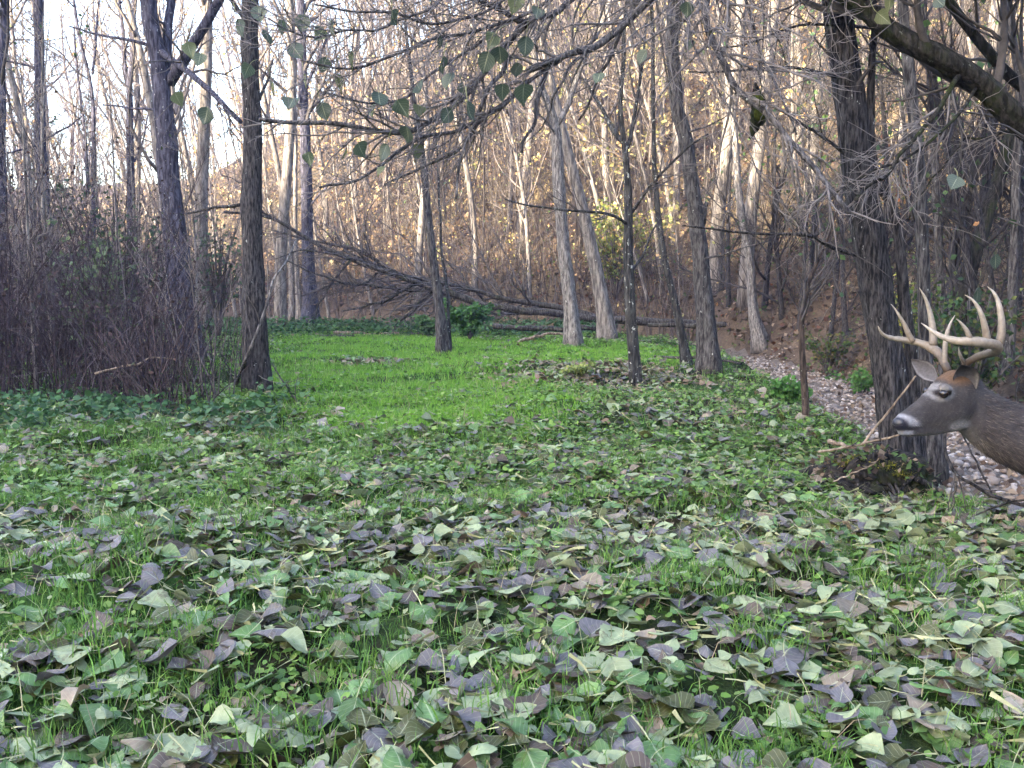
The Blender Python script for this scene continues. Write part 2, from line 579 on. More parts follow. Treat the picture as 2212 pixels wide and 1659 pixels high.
def hero(name, label, trace, widths, mat, base=None, Y=None, limbs=(), top=9.0, n1=8, n2=50, n3=180, seed=1, flare=0.7, lean_y=0.0,
         sides=18, leafy=0, leaf_pal=None, rough=0.05, t0=0.45, up=0.12, len1=(0.22, 0.42), twig_col=TWIG_GREY, group=None, twig_len=(0.35, 0.6), canopy=0, shade_canopy_z=3.2):
    rng = np.random.default_rng(seed)
    if base is not None:
        b = hit(*base)
        Y = b[1]
        trace = [t for t in trace if t[1] < base[1] - 6]
        pts = [b] + [W(u, v, Y) for u, v in trace]
    else:
        p = W(trace[0][0], trace[0][1], Y)
        b = np.array([p[0], Y, Hs(p[0], Y)])
        pts = [b] + [W(u, v, Y) for u, v in trace if W(u, v, Y)[2] > b[2] + 0.3]
    px = Y / FOC
    # carry the trunk on above the picture
    d = nrm(pts[-1] - pts[-2])
    h = pts[-1][2] - b[2]
    while pts[-1][2] - b[2] < top:
        d = nrm(d + np.array([rng.normal() * 0.05, rng.normal() * 0.05, 0.12]))
        pts.append(pts[-1] + d * 1.2)
    pts = np.array(pts)
    pts[:, 1] += lean_y * (pts[:, 2] - b[2])
    k = 80
    P = jitter_line(rng, smooth_line(pts, k, 2), 0.008)
    z = P[:, 2] - b[2]
    P[0, 2] -= 0.12
    r_in = np.interp(z, np.linspace(0, max(h, 0.5), len(widths)), np.array(widths) * 0.5 * px)
    r_top = widths[-1] * 0.5 * px
    R = np.where(z <= h, r_in, r_top * np.clip(1 - 0.9 * (z - h) / max(top - h, 0.1), 0.08, 1))
    R = R * (1 + flare * np.exp(-np.maximum(z, 0) / (3.2 * R[0] + 0.02)))
    ang = np.linspace(0, 2 * math.pi, sides, endpoint=False)
    ph = rng.uniform(0, 6.28, 4)
    fl = np.exp(-np.maximum(z, 0) / (5 * R[0] + 0.05))[:, None]
    disp = 1 + rough * rng.normal(size=(k, sides)) * 0.6 + (0.05 + 0.16 * fl) * np.sin(3 * ang[None] + ph[0] + 0.35 * z[:, None]) \
        + (0.03 + 0.07 * fl) * np.sin(5 * ang[None] + ph[1] - 0.5 * z[:, None])
    V, F = tubes(P[None], R[None], sides, True, disp[None])
    t = thing(name, label, "tree", b, group)
    link("trunk", new_mesh("trunk", V - b, F), M[mat], t)
    # traced limbs, each a part of its own
    LP, LR = [], []
    for lb in limbs:
        lp, w0, w1 = lb[0], lb[1], lb[2]
        dy = lb[3] if len(lb) > 3 else rng.uniform(-0.5, 0.5)
        q = [W(u, v, Y + dy * i / max(len(lp) - 1, 1) + lean_y * (W(u, v, Y)[2] - b[2])) for i, (u, v) in enumerate(lp)]
        # start inside the trunk
        kk = 14
        lpw = jitter_line(rng, smooth_line(q, kk, 2), 0.01)
        lr = np.linspace(w0, w1, kk) * 0.5 * px
        V, F = tubes(lpw[None], lr[None], 9)
        link("limb", new_mesh("limb", V - b, F), M[mat], t)
        LP.append(lpw)
        LR.append(lr)
    mb = MB()
    TP, TR = P[None], R[None]
    src_p, src_r = [], []
    if n1:
        p1, r1 = grow(rng, TP, TR, n1, t0, 0.98, (35, 70), len1, 0.5, 0.06, 14, 0.16, up)
        V, F = tubes(p1, r1, 6)
        mb.add(V, F, twig_col)
        src_p.append(p1)
        src_r.append(r1)
    if LP:
        src_p.append(np.array(LP))
        src_r.append(np.array(LR))
    if src_p and n2:
        sp, sr = np.concatenate(src_p), np.concatenate(src_r)
        p2, r2 = grow(rng, sp, sr, n2, 0.15, 1, (25, 60), twig_len, 0.5, 0.02, 7, 0.2, 0.06, rmin=0.0025)
        V, F = tubes(p2, r2, 4, False)
        mb.add(V, F, twig_col)
        p3, r3 = grow(rng, p2, r2, n3, 0.15, 1, (25, 60), (0.35, 0.7), 0.55, 0.008, 4, 0.22, 0.05, rmin=0.0018)
        V, F = tubes(p3, r3, 3, False)
        mb.add(V, F, twig_col * 1.1)
        link("crown", mb.mesh("crown", b), M['twig'], t)
        if canopy:  # unseen leaves above the frame, added to darken the sides below
            q = np.concatenate([along(rng, p3, canopy * 8, 0.0), along(rng, p2, canopy * 4, 0.1)])
            q = q[q[:, 2] > shade_canopy_z + b[2] * 0][:canopy]
            q = q + rng.normal(0, .12, q.shape)
            V, F, c = quads(rng, q, rng.uniform(0.07, 0.13, len(q)), pick_cols(rng, [(.10, .13, .04), (.08, .11, .04), (.16, .16, .05)], len(q)), 1.0, 0.85)
            link("foliage", new_mesh("foliage", V - b, F, c), M['small_leaf'], t)
        if leafy:
            pts = along(rng, p3, leafy)
            V, F, c = quads(rng, pts, rng.uniform(0.04, 0.07, leafy), pick_cols(rng, leaf_pal, leafy))
            link("foliage", new_mesh("foliage", V - b, F, c), M['small_leaf'], t)
    return t

YEL = [(0.30, 0.26, 0.06), (0.20, 0.24, 0.05), (0.30, 0.18, 0.06), (0.14, 0.18, 0.04)]
GRN = [(0.05, 0.10, 0.03), (0.07, 0.13, 0.04), (0.04, 0.085, 0.035)]

hero("forked_tree", "thick lichen specked tree forking high up behind the left brush", [(398, 690), (385, 560), (373, 433), (363, 333), (353, 200), (337, 100), (320, 0)],
     [56, 53, 47, 44, 42, 34, 32], 'bark_veil_blue', Y=13.0, seed=3, n1=6, n2=70, n3=260,
     limbs=[([(352, 170), (360, 100), (370, 0), (378, -60)], 22, 16, 0.3), ([(366, 180), (400, 127), (440, 60), (474, 0), (500, -60)], 24, 17, -0.4),
            ([(345, 110), (400, 150), (467, 207), (520, 263)], 15, 8, -1.5), ([(330, 100), (267, 83), (217, 77), (150, 57)], 8, 3, 0.5),
            ([(352, 240), (283, 230), (223, 227)], 6, 3, 0.4)])
hero("vine_tree", "dark fluted tree with a vine climbing it at the grass edge", [(558, 800), (552, 700), (548, 553), (546, 433), (545, 300), (542, 167), (541, 0)],
     [52, 48, 44, 42, 38, 36, 36], 'bark_furrow', base=(560, 850), seed=4, flare=0.25, rough=0.09, n1=5, n2=50, n3=170, t0=0.6,
     limbs=[([(541, 60), (515, 20), (490, -20)], 12, 8), ([(560, 215), (575, 180), (590, 130)], 8, 3), ([(540, 437), (500, 445), (440, 455), (400, 462)], 9, 4),
            ([(552, 410), (520, 390), (480, 380)], 4, 2)])
hero("straight_tree", "straight dark tree rising from the brush near the left edge", [(104, 600), (97, 500), (90, 333), (86, 133), (83, 0)], [29, 27, 24, 21, 19],
     'bark_veil_blue', Y=15.5, seed=5, n1=9, n2=90, n3=380, t0=0.3,
     limbs=[([(86, 150), (40, 135), (-10, 130)], 5, 2), ([(90, 310), (60, 320), (0, 335)], 6, 3), ([(95, 300), (140, 280), (180, 250)], 5, 2)],
     leafy=500, leaf_pal=GRN)
hero("edge_tree", "dark tree cut by the left edge of the picture", [(4, 620), (5, 400), (6, 200), (10, 0)], [18, 17, 15, 14], 'bark_veil_blue', Y=13.5, seed=6, canopy=1800, shade_canopy_z=5.6,
     n1=9, n2=90, n3=380, t0=0.3, leafy=600, leaf_pal=GRN)
hero("two_stem_tree", "slim grey tree splitting into two stems left of the forked tree", [(286, 640), (284, 500), (282, 333), (280, 200), (288, 100), (290, 0)], [20, 18, 17, 15, 11, 10],
     'bark_veil_blue', Y=20, seed=7, n1=8, n2=60, n3=220, limbs=[([(280, 205), (268, 120), (262, 40), (255, -40)], 10, 7, 0.4), ([(290, 350), (310, 300), (330, 200)], 5, 2)])
hero("crooked_tree", "thin crooked tree with diverging stems between the left trunks", [(200, 600), (203, 400), (204, 300), (197, 167), (170, 90), (160, 0)], [12, 11, 11, 9, 7, 6],
     'bark_veil_blue', Y=22, seed=8, n1=9, n2=60, n3=220, limbs=[([(200, 160), (207, 90), (215, 0)], 6, 4), ([(190, 420), (187, 300), (167, 200), (160, 60)], 8, 4, 0.6)])
hero("far_clearing_tree", "tall grey tree standing at the far end of the clearing", [(668, 620), (664, 553), (662, 400), (655, 233), (650, 0)], [27, 24, 23, 20, 16],
     'bark_veil_blue', base=(671, 697), seed=9, n1=9, n2=60, n3=240, limbs=[([(655, 200), (690, 120), (720, 40)], 8, 4), ([(664, 450), (700, 410), (730, 380)], 5, 2)])
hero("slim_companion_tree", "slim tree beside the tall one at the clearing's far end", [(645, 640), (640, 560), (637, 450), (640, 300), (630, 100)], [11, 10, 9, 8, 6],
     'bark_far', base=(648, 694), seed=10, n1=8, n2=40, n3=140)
hero("clearing_tree", "slender grey tree standing alone in the middle of the grass", [(950, 671), (937, 571), (927, 504), (918, 400), (910, 330), (904, 290), (890, 200), (880, 100)],
     [23, 20, 18, 16, 15, 14, 9, 7], 'bark_grey', base=(956, 762), seed=11, n1=6, n2=50, n3=170, t0=0.35, limbs=[([(908, 320), (930, 280), (960, 240)], 6, 3)])
hero("thin_twin_tree", "very thin stem close beside the slender clearing tree", [(970, 700), (967, 637), (955, 554), (950, 470)], [8, 7, 6, 5], 'bark_lichen', base=(973, 760),
     seed=12, n1=6, n2=30, n3=100, top=4.5, sides=9)
hero("pale_tree", "pale barked leaning tree forking high beside the fallen trunk", [(1230, 637), (1214, 504), (1207, 400), (1204, 333), (1200, 270), (1180, 220), (1168, 190), (1150, 100), (1140, 0)],
     [29, 27, 26, 25, 25, 22, 14, 12, 11], 'bark_pale', base=(1241, 747), seed=13, n1=5, n2=60, n3=200, t0=0.5,
     limbs=[([(1202, 270), (1227, 233), (1244, 167), (1275, 100), (1304, 50), (1325, -20)], 13, 9, 0.5), ([(1204, 300), (1180, 260), (1150, 240)], 6, 3)])
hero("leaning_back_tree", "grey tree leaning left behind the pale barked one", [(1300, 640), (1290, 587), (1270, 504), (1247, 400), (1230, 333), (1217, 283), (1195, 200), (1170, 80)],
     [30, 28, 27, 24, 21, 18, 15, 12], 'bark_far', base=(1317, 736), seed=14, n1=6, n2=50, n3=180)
hero("lichen_tree", "dark lichen spotted tree in the right part of the clearing", [(1364, 704), (1356, 571), (1359, 500), (1357, 400), (1350, 317), (1340, 240), (1342, 160), (1344, 100), (1357, 0)],
     [25, 23, 22, 20, 17, 12, 9, 9, 8], 'bark_lichen', base=(1373, 834), seed=15, n1=4, n2=80, n3=260, flare=0.2, t0=0.5,
     limbs=[([(1355, 320), (1364, 290), (1380, 200), (1392, 120), (1400, 30)], 9, 5, 0.3), ([(1348, 310), (1320, 270), (1290, 220), (1262, 170)], 11, 6, 0.4),
            ([(1364, 460), (1404, 400), (1474, 323), (1530, 290)], 7, 4, -0.5), ([(1355, 485), (1330, 470), (1270, 457), (1154, 450), (1090, 430)], 7, 3, -0.6),
            ([(1360, 590), (1385, 560), (1410, 500), (1430, 460)], 6, 3, 0.4)])
hero("stub_tree", "sturdy grey tree with a broken stub on the creek bank", [(1530, 750), (1522, 637), (1508, 504), (1495, 400), (1482, 300), (1461, 233), (1454, 120), (1455, 67), (1464, 0)],
     [40, 37, 34, 33, 30, 29, 27, 27, 26], 'bark_grey', base=(1536, 806), seed=16, n1=5, n2=60, n3=220, t0=0.5,
     limbs=[([(1512, 500), (1524, 462), (1527, 436)], 12, 9, 0), ([(1478, 290), (1520, 275), (1570, 250)], 5, 2), ([(1512, 560), (1545, 555), (1600, 540), (1660, 520)], 5, 2, -0.6)])
hero("thin_bank_tree", "thin grey tree just left of the stubbed bank tree", [(1470, 720), (1455, 640), (1437, 571), (1425, 500), (1415, 400), (1410, 300)], [18, 16, 14, 13, 11, 9],
     'bark_lichen', base=(1483, 791), seed=17, n1=7, n2=50, n3=170)
hero("slope_tree", "thin pale tree with a root flare at the foot of the leafy slope", [(1625, 671), (1622, 571), (1610, 500), (1598, 440), (1592, 333), (1580, 233), (1560, 100)],
     [24, 18, 16, 15, 14, 12, 9], 'bark_pale', base=(1646, 752), seed=18, n1=6, n2=50, n3=200, flare=0.9,
     limbs=[([(1640, 740), (1660, 742), (1682, 748)], 8, 4, -0.1)])
BIG = hero("furrowed_tree", "big dark furrowed tree on the bank behind the buck's muzzle", [(1938, 971), (1925, 860), (1908, 737), (1890, 604), (1875, 504), (1846, 333), (1828, 167), (1806, 0)],
     [70, 63, 64, 66, 66, 62, 60, 58], 'bark_furrow', base=(1948, 1032), seed=19, n1=12, n2=150, n3=480, twig_col=TWIG_GREY * .7, canopy=3000, len1=(.25, .45), shade_canopy_z=3.0, flare=0.25, sides=26, rough=0.07, t0=0.35,
     limbs=[([(1880, 60), (1775, 50), (1675, 73), (1548, 103)], 7, 3, -0.3), ([(1830, 175), (1775, 153), (1675, 147), (1485, 155)], 8, 3, -0.3),
            ([(1860, 553), (1775, 520), (1752, 503), (1675, 500), (1575, 498), (1475, 487)], 9, 3, -0.5), ([(1868, 330), (1850, 260), (1830, 120), (1838, -20)], 26, 16, -0.1),
            ([(1850, 350), (1790, 310), (1740, 270), (1650, 220), (1580, 200)], 8, 3, -0.2)])
hero("side_stem_tree", "curved dark side stem rising beside the big furrowed tree", [(1982, 937), (1973, 804), (1952, 671), (1942, 560), (1936, 490), (1922, 430), (1895, 395), (1880, 330), (1885, 200)],
     [30, 26, 26, 25, 24, 22, 20, 18, 15], 'bark_furrow', base=(1985, 1046), seed=20, n1=3, n2=30, n3=100, flare=0.3, top=6)
hero("stump_based_tree", "grey tree behind the buck's antlers with a swollen base", [(2006, 950), (1998, 800), (1995, 604), (1990, 470), (1986, 367), (1968, 200), (1955, 100), (1950, 0)],
     [58, 46, 27, 26, 25, 24, 22, 20], 'bark_grey', base=(2012, 1040), seed=21, n1=11, n2=150, n3=700, canopy=2600, shade_canopy_z=3.2, flare=0.2)
hero("curved_slope_tree", "curved dark tree bending right on the slope above the buck", [(2060, 800), (2075, 670), (2108, 537), (2142, 433), (2168, 350), (2192, 283), (2225, 150), (2240, 0)],
     [32, 30, 29, 28, 27, 25, 22, 20], 'bark_moss', Y=12.0, seed=22, n1=13, n2=170, n3=800, canopy=3000, shade_canopy_z=5.2)
hero("faint_slope_tree", "thin faint trunk between the antlers and the curved tree", [(2040, 700), (2028, 550), (2022, 400), (2015, 250), (2000, 80)], [18, 16, 15, 14, 12],
     'bark_grey', Y=12.0, seed=23, n1=11, n2=120, n3=500, canopy=2200, shade_canopy_z=5.2)
hero("right_edge_tree", "grey slender tree at the upper right corner", [(2190, 600), (2195, 400), (2205, 200), (2190, 80), (2170, 0)], [20, 19, 18, 16, 14], 'bark_grey', Y=11.0, seed=24, n1=12, n2=140, n3=600, canopy=2600, shade_canopy_z=5.0)

# the mossy leaning tree that reaches in from the right bank, with its long drooping boughs
def leaning_tree():
    rng = np.random.default_rng(31)
    Y = 5.0
    px = Y / FOC
    pts = [W(2330, 345, Y), W(2212, 262, Y), W(2120, 185, Y), W(2000, 110, Y), W(1900, 40, Y), W(1820, -15, Y), W(1700, -90, Y), W(1560, -150, Y), W(1400, -190, Y), W(1200, -200, Y)]
    b = np.array([4.75, 5.6, 0])
    b[2] = Hs(b[0], b[1])
    line = np.array([b, W(2480, 560, 5.2)] + pts)
    k = 90
    P = jitter_line(rng, smooth_line(line, k, 2), 0.012)
    P[0, 2] -= 0.15
    R = np.interp(np.linspace(0, 1, k), [0, 0.15, 0.35, 0.6, 0.8, 1], np.array([95, 74, 60, 50, 32, 12]) * 0.5 * px)
    sides = 22
    disp = 1 + 0.05 * rng.normal(size=(1, k, sides)) + 0.08 * np.sin(3 * np.linspace(0, 6.28, sides, endpoint=False)[None, None] + 0.12 * np.arange(k)[None, :, None])
    V, F = tubes(P[None], R[None], sides, True, disp)
    t = thing("leaning_tree", "mossy leaning tree reaching in from the upper right", "tree", b)
    link("trunk", new_mesh("trunk", V - b, F), M['bark_moss'], t)
    boughs = [  # traced drooping boughs: points, width at start and end, depth at start and end
        ([(1480, -60), (1404, 0), (1304, 77), (1220, 127), (1144, 152)], 19, 12, 5.0, 4.7),
        ([(1330, -50), (1237, 7), (1170, 40), (1114, 42), (1037, 0)], 16, 10, 5.0, 4.6),
        ([(1210, 130), (1160, 165), (1104, 213), (1020, 290), (940, 350), (830, 400)], 9, 4, 4.8, 4.4),
        ([(1150, 40), (1064, 133), (987, 233), (937, 262), (877, 290), (820, 277), (737, 267), (640, 268), (560, 258)], 14, 7, 4.8, 4.2),
        ([(1100, 215), (1014, 277), (887, 313), (804, 370), (737, 397), (690, 405)], 9, 4, 4.7, 4.3),
        ([(1180, 150), (1167, 187), (1140, 267), (1127, 330)], 10, 5, 4.8, 4.7),
        ([(1100, 120), (1057, 213), (1004, 300), (985, 430)], 10, 4, 4.7, 4.4),
        ([(1240, -40), (1100, 50), (1000, 60), (900, 100), (820, 150), (740, 160), (650, 130)], 9, 4, 4.7, 4.1),
        ([(1140, -40), (1020, 40), (930, 50), (850, 20), (760, 30), (680, 10)], 8, 3, 4.6, 4.0),
        ([(1110, 40), (1010, 110), (920, 170), (860, 220), (780, 230), (700, 200)], 8, 3, 4.7, 4.2),
        ([(1290, 80), (1200, 200), (1180, 260), (1150, 300)], 7, 3, 4.9, 5.1),
        ([(1420, -60), (1340, 60), (1290, 180), (1250, 260)], 12, 5, 5.0, 5.2),
        ([(1070, -60), (960, -10), (830, 60), (760, 60), (660, 90), (580, 40)], 7, 3, 4.5, 3.9),
        ([(1530, -60), (1520, 20), (1542, 100), (1608, 217), (1708, 293), (1758, 360), (1835, 460)], 18, 9, 4.9, 4.3),
        ([(1600, -60), (1620, 60), (1660, 160), (1700, 240), (1720, 290)], 8, 4, 4.9, 4.6),
        ([(1470, -60), (1480, 60), (1540, 200), (1590, 260), (1640, 400), (1700, 480)], 6, 2, 4.6, 4.4),
        ([(2075, 160), (2062, 177), (2002, 277), (1942, 333), (1900, 385), (1848, 432)], 11, 6, 5.0, 4.4),
        ([(2110, 190), (2095, 203), (2058, 267), (2008, 307), (1908, 360), (1808, 415)], 8, 3, 5.0, 4.5),
        ([(1800, -10), (1792, 20), (1780, 60), (1768, 110), (1770, 170)], 5, 2, 4.8, 4.5),
        ([(2212, 300), (2160, 280), (2080, 300), (1990, 420)], 6, 3, 5.1, 5.3),
        ([(1640, -110), (1655, 20), (1648, 120), (1640, 230)], 4, 2, 4.6, 4.5),
    ]
    LP, LR = [], []
    for p, w0, w1, y0, y1 in boughs:
        n = len(p)
        q = [W(u, v, y0 + (y1 - y0) * i / (n - 1)) for i, (u, v) in enumerate(p)]
        lp = jitter_line(rng, smooth_line(q, 24, 2), 0.012)
        # tie the bough to the nearest point of the trunk when it starts above the picture
        lr = np.linspace(w0, w1, 24) * 0.5 * px
        if p[0][1] < -5:
            j = np.argmin(np.linalg.norm(P - lp[0], axis=1))
            lp = smooth_line(np.vstack([P[j], lp[0] * 0.5 + P[j] * 0.5 + np.array([0, 0, .03]), lp]), 28, 1)
            lr = np.linspace(w0, w1, 28) * 0.5 * px
        else:
            lp = _resample(lp, 28)
            lr = np.linspace(w0, w1, 28) * 0.5 * px
        V, F = tubes(lp[None], lr[None], 8)
        link("bough", new_mesh("bough", V - b, F), M['bark_bough'] if len(LP) < 16 else M['bark_moss'], t)
        LP.append(lp)
        LR.append(lr)
    LP, LR = np.array(LP), np.array(LR)
    mb = MB()
    p2, r2 = grow(rng, LP, LR, 480, 0.1, 1, (20, 55), (0.25, 0.5), 0.5, 0.008, 9, 0.17, -0.03, rmin=0.0025)
    mb.add(*tubes(p2, r2, 5), TWIG_GREY * 1.9)
    p3, r3 = grow(rng, p2, r2, 2000, 0.1, 1, (20, 60), (0.35, 0.8), 0.6, 0.004, 6, 0.2, -0.02, rmin=0.0018)
    mb.add(*tubes(p3, r3, 3, False), TWIG_GREY * 2.3)
    tag(link("twigs", mb.mesh("twigs", b), M['twig'], t), kind='stuff')
    # leafy crown above the frame, added to shade the right side
    q1, s1 = grow(rng, P[None], R[None], 22, 0.3, 0.95, (40, 80), (0.2, 0.36), 0.4, 0.03, 12, 0.12, 0.45)
    q2, s2 = grow(rng, q1, s1, 160, 0.2, 1, (30, 65), (0.3, 0.6), 0.5, 0.01, 7, 0.2, 0.05, rmin=0.003)
    mb = MB()
    mb.add(*tubes(q1, s1, 6), TWIG_GREY)
    mb.add(*tubes(q2, s2, 4), TWIG_GREY * 1.2)
    link("crown", mb.mesh("crown", b), M['twig'], t)
    lf = along(rng, q2, 9000, 0.05)
    lf = lf[(lf[:, 2] > CAM_Z + 0.34 * lf[:, 1]) & (lf[:, 0] > 0.6)][:3600] + rng.normal(0, .05, 3)
    lf = lf + rng.normal(0, .07, lf.shape)
    V, F, C = quads(rng, lf, rng.uniform(.07, .11, len(lf)), pick_cols(rng, [(.10, .13, .05), (.08, .11, .045), (.15, .16, .06)], len(lf)), 1.0, .85)
    tag(link("foliage", new_mesh("foliage", V - b, F, C), M['small_leaf'], t), kind='stuff')
    return t, b, LP, p2, p3
LEAN, LEAN_B, LEAN_BOUGHS, LEAN_T2, LEAN_T3 = leaning_tree()
# a second mossy limb above it in the corner
def second_limb():
    Y = 5.6
    mb = MB()
    b = np.array([5.3, 6.3, 0.0])
    b[2] = Hs(b[0], b[1])
    pts = [b - np.array([0, 0, .1]), W(2420, 420, 5.9), W(2260, 220, Y), W(2212, 185, Y), W(2150, 130, Y), W(2100, 80, Y), W(2060, 20, Y), W(2020, -60, Y), W(1960, -160, Y)]
    t = thing("mossy_corner_tree", "second mossy stem slanting across the upper right corner", "tree", b)
    P = jitter_line(np.random.default_rng(4), smooth_line(pts, 50, 2), 0.012)
    R = np.interp(np.linspace(0, 1, 50), [0, .5, 1], np.array([60, 34, 16]) * .5 * Y / FOC)
    link("trunk", new_mesh("trunk", tubes(P[None], R[None], 14)[0] - b, tubes(P[None], R[None], 14)[1]), M['bark_moss'], t)
    rng = np.random.default_rng(77)
    p1, r1 = grow(rng, P[None], R[None], 16, 0.35, 1, (40, 80), (0.15, 0.35), 0.4, 0.012, 9, 0.2, 0.03)
    p2, r2 = grow(rng, p1, r1, 80, 0.2, 1, (25, 60), (0.3, 0.6), 0.55, 0.006, 6, 0.2, 0.0, rmin=0.002)
    mb.add(*tubes(p1, r1, 5), TWIG_GREY)
    mb.add(*tubes(p2, r2, 4), TWIG_GREY * 1.1)
    link("crown", mb.mesh("crown", b), M['twig'], t)
second_limb()

# ------------------------------------------------------------------ trees of the far wood: a few kinds, copied one by one
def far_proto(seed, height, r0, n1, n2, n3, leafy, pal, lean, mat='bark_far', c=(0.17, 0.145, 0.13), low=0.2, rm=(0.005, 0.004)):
    rng = np.random.default_rng(seed)
    k = 26
    z = np.linspace(0, height, k)
    x = lean * (z / height) ** 1.3 * height * 0.16 + 0.25 * np.sin(z * 0.5 + seed)
    y = 0.2 * np.sin(z * 0.4 + seed * 2)
    P = np.stack([x - x[0], y - y[0], z - 0.3], 1)
    R = r0 * np.clip(1 - 0.85 * (z / height), 0.1, 1) * (1 + 0.4 * np.exp(-z / 0.4))
    V, F = tubes(P[None], R[None], 8)
    trunk = new_mesh("trunk", V, F)
    trunk.materials.append(M[mat])
    p1, r1 = grow(rng, P[None], R[None], n1, low, 0.97, (30, 65), (0.16, 0.36), 0.5, 0.05, 9, 0.14, 0.18)
    p2, r2 = grow(rng, p1, r1, n2, 0.15, 1, (25, 60), (0.35, 0.6), 0.55, 0.018, 6, 0.2, 0.08, rmin=rm[0])
    p3, r3 = grow(rng, p2, r2, n3, 0.15, 1, (25, 60), (0.4, 0.8), 0.6, 0.009, 4, 0.2, 0.05, rmin=rm[1])
    mb = MB()
    c = np.array(c)
    mb.add(*tubes(p1, r1, 5), c)
    mb.add(*tubes(p2, r2, 3, False), c)
    mb.add(*tubes(p3, r3, 3, False), c * 1.05)
    crown = mb.mesh("crown")
    crown.materials.append(M['twig'])
    fol = None
    if leafy:
        pts = along(rng, p3, leafy)
        V, F, cc = quads(rng, pts, rng.uniform(0.07, 0.13, leafy), pick_cols(rng, pal, leafy, 0.3))
        fol = new_mesh("foliage", V, F, cc)
        fol.materials.append(M['small_leaf'])
    return trunk, crown, fol
YELLOW = [(0.52, 0.42, 0.18), (0.42, 0.38, 0.16), (0.50, 0.34, 0.17), (0.33, 0.34, 0.12)]
RUST = [(0.40, 0.22, 0.10), (0.45, 0.28, 0.14), (0.36, 0.26, 0.12), (0.5, 0.38, 0.16)]
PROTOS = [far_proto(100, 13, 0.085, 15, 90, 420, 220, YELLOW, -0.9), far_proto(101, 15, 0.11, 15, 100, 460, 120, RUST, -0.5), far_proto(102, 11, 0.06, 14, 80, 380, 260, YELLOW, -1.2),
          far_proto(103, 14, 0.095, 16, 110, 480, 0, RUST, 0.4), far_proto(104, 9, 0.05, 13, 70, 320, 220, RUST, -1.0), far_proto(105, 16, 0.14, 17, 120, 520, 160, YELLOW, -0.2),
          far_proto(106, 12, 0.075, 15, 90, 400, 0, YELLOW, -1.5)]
SAPL = [far_proto(120 + i, h, r, 9, 45, 150, lf, pal, ln) for i, (h, r, lf, pal, ln) in enumerate(
    [(3.2, 0.022, 90, YELLOW, -0.8), (2.4, 0.016, 60, RUST, 0.6), (4.2, 0.03, 120, YELLOW, -1.4), (3.6, 0.026, 0, RUST, 0.2)])]
DARK = [far_proto(140 + i, h, r, n, n * 9, n * 34, 60, GRN, ln, 'bark_furrow', (.05, .045, .042), .06, (.003, .0022)) for i, (h, r, n, ln) in enumerate(
    [(6.5, .05, 20, -.7), (8.0, .065, 22, .5), (5.0, .035, 18, -1.2), (7.0, .05, 20, .9)])]
def put_tree(kind, name, p, rz, sc, label, group):
    t = thing(name, label, "tree", p, group)
    t.rotation_euler = (0, 0, rz)
    t.scale = (sc, sc, sc)
    for nm, me in zip(("trunk", "crown", "foliage"), kind):
        if me is not None:
            link(nm, me, None, t)
    return t

LOOK = ["slender leaning yellow-leaved tree", "tall rusty-leaved tree", "thin leaning yellow-leaved tree", "tall bare tree", "short thin rusty-leaved tree",
        "stout yellow-leaved tree", "thin bare leaning tree"]
SLOOK = ["thin yellow-leaved sapling", "low rusty-leaved sapling", "tall yellow-leaved sapling", "thin bare sapling"]
MARKS = [(5, "the left edge tree"), (95, "the straight dark tree"), (283, "the two-stemmed tree"), (370, "the forked tree"), (550, "the vine tree"), (663, "the far clearing tree"),
         (930, "the slender clearing tree"), (1215, "the pale barked tree"), (1358, "the lichen tree"), (1505, "the stubbed tree"), (1610, "the root-flared slope tree"),
         (1870, "the furrowed tree"), (1995, "the tree behind the antlers"), (2140, "the curved tree"), (2212, "the right edge")]
def FAR(Y):
    return 'close' if Y < 15 else 'nearer' if Y < 24 else 'middle-distance' if Y < 34 else 'farther' if Y < 48 else 'distant'
def near_mark(u):
    m = min(MARKS, key=lambda q: abs(q[0] - u))
    return ("left of " if u < m[0] else "right of ") + m[1]
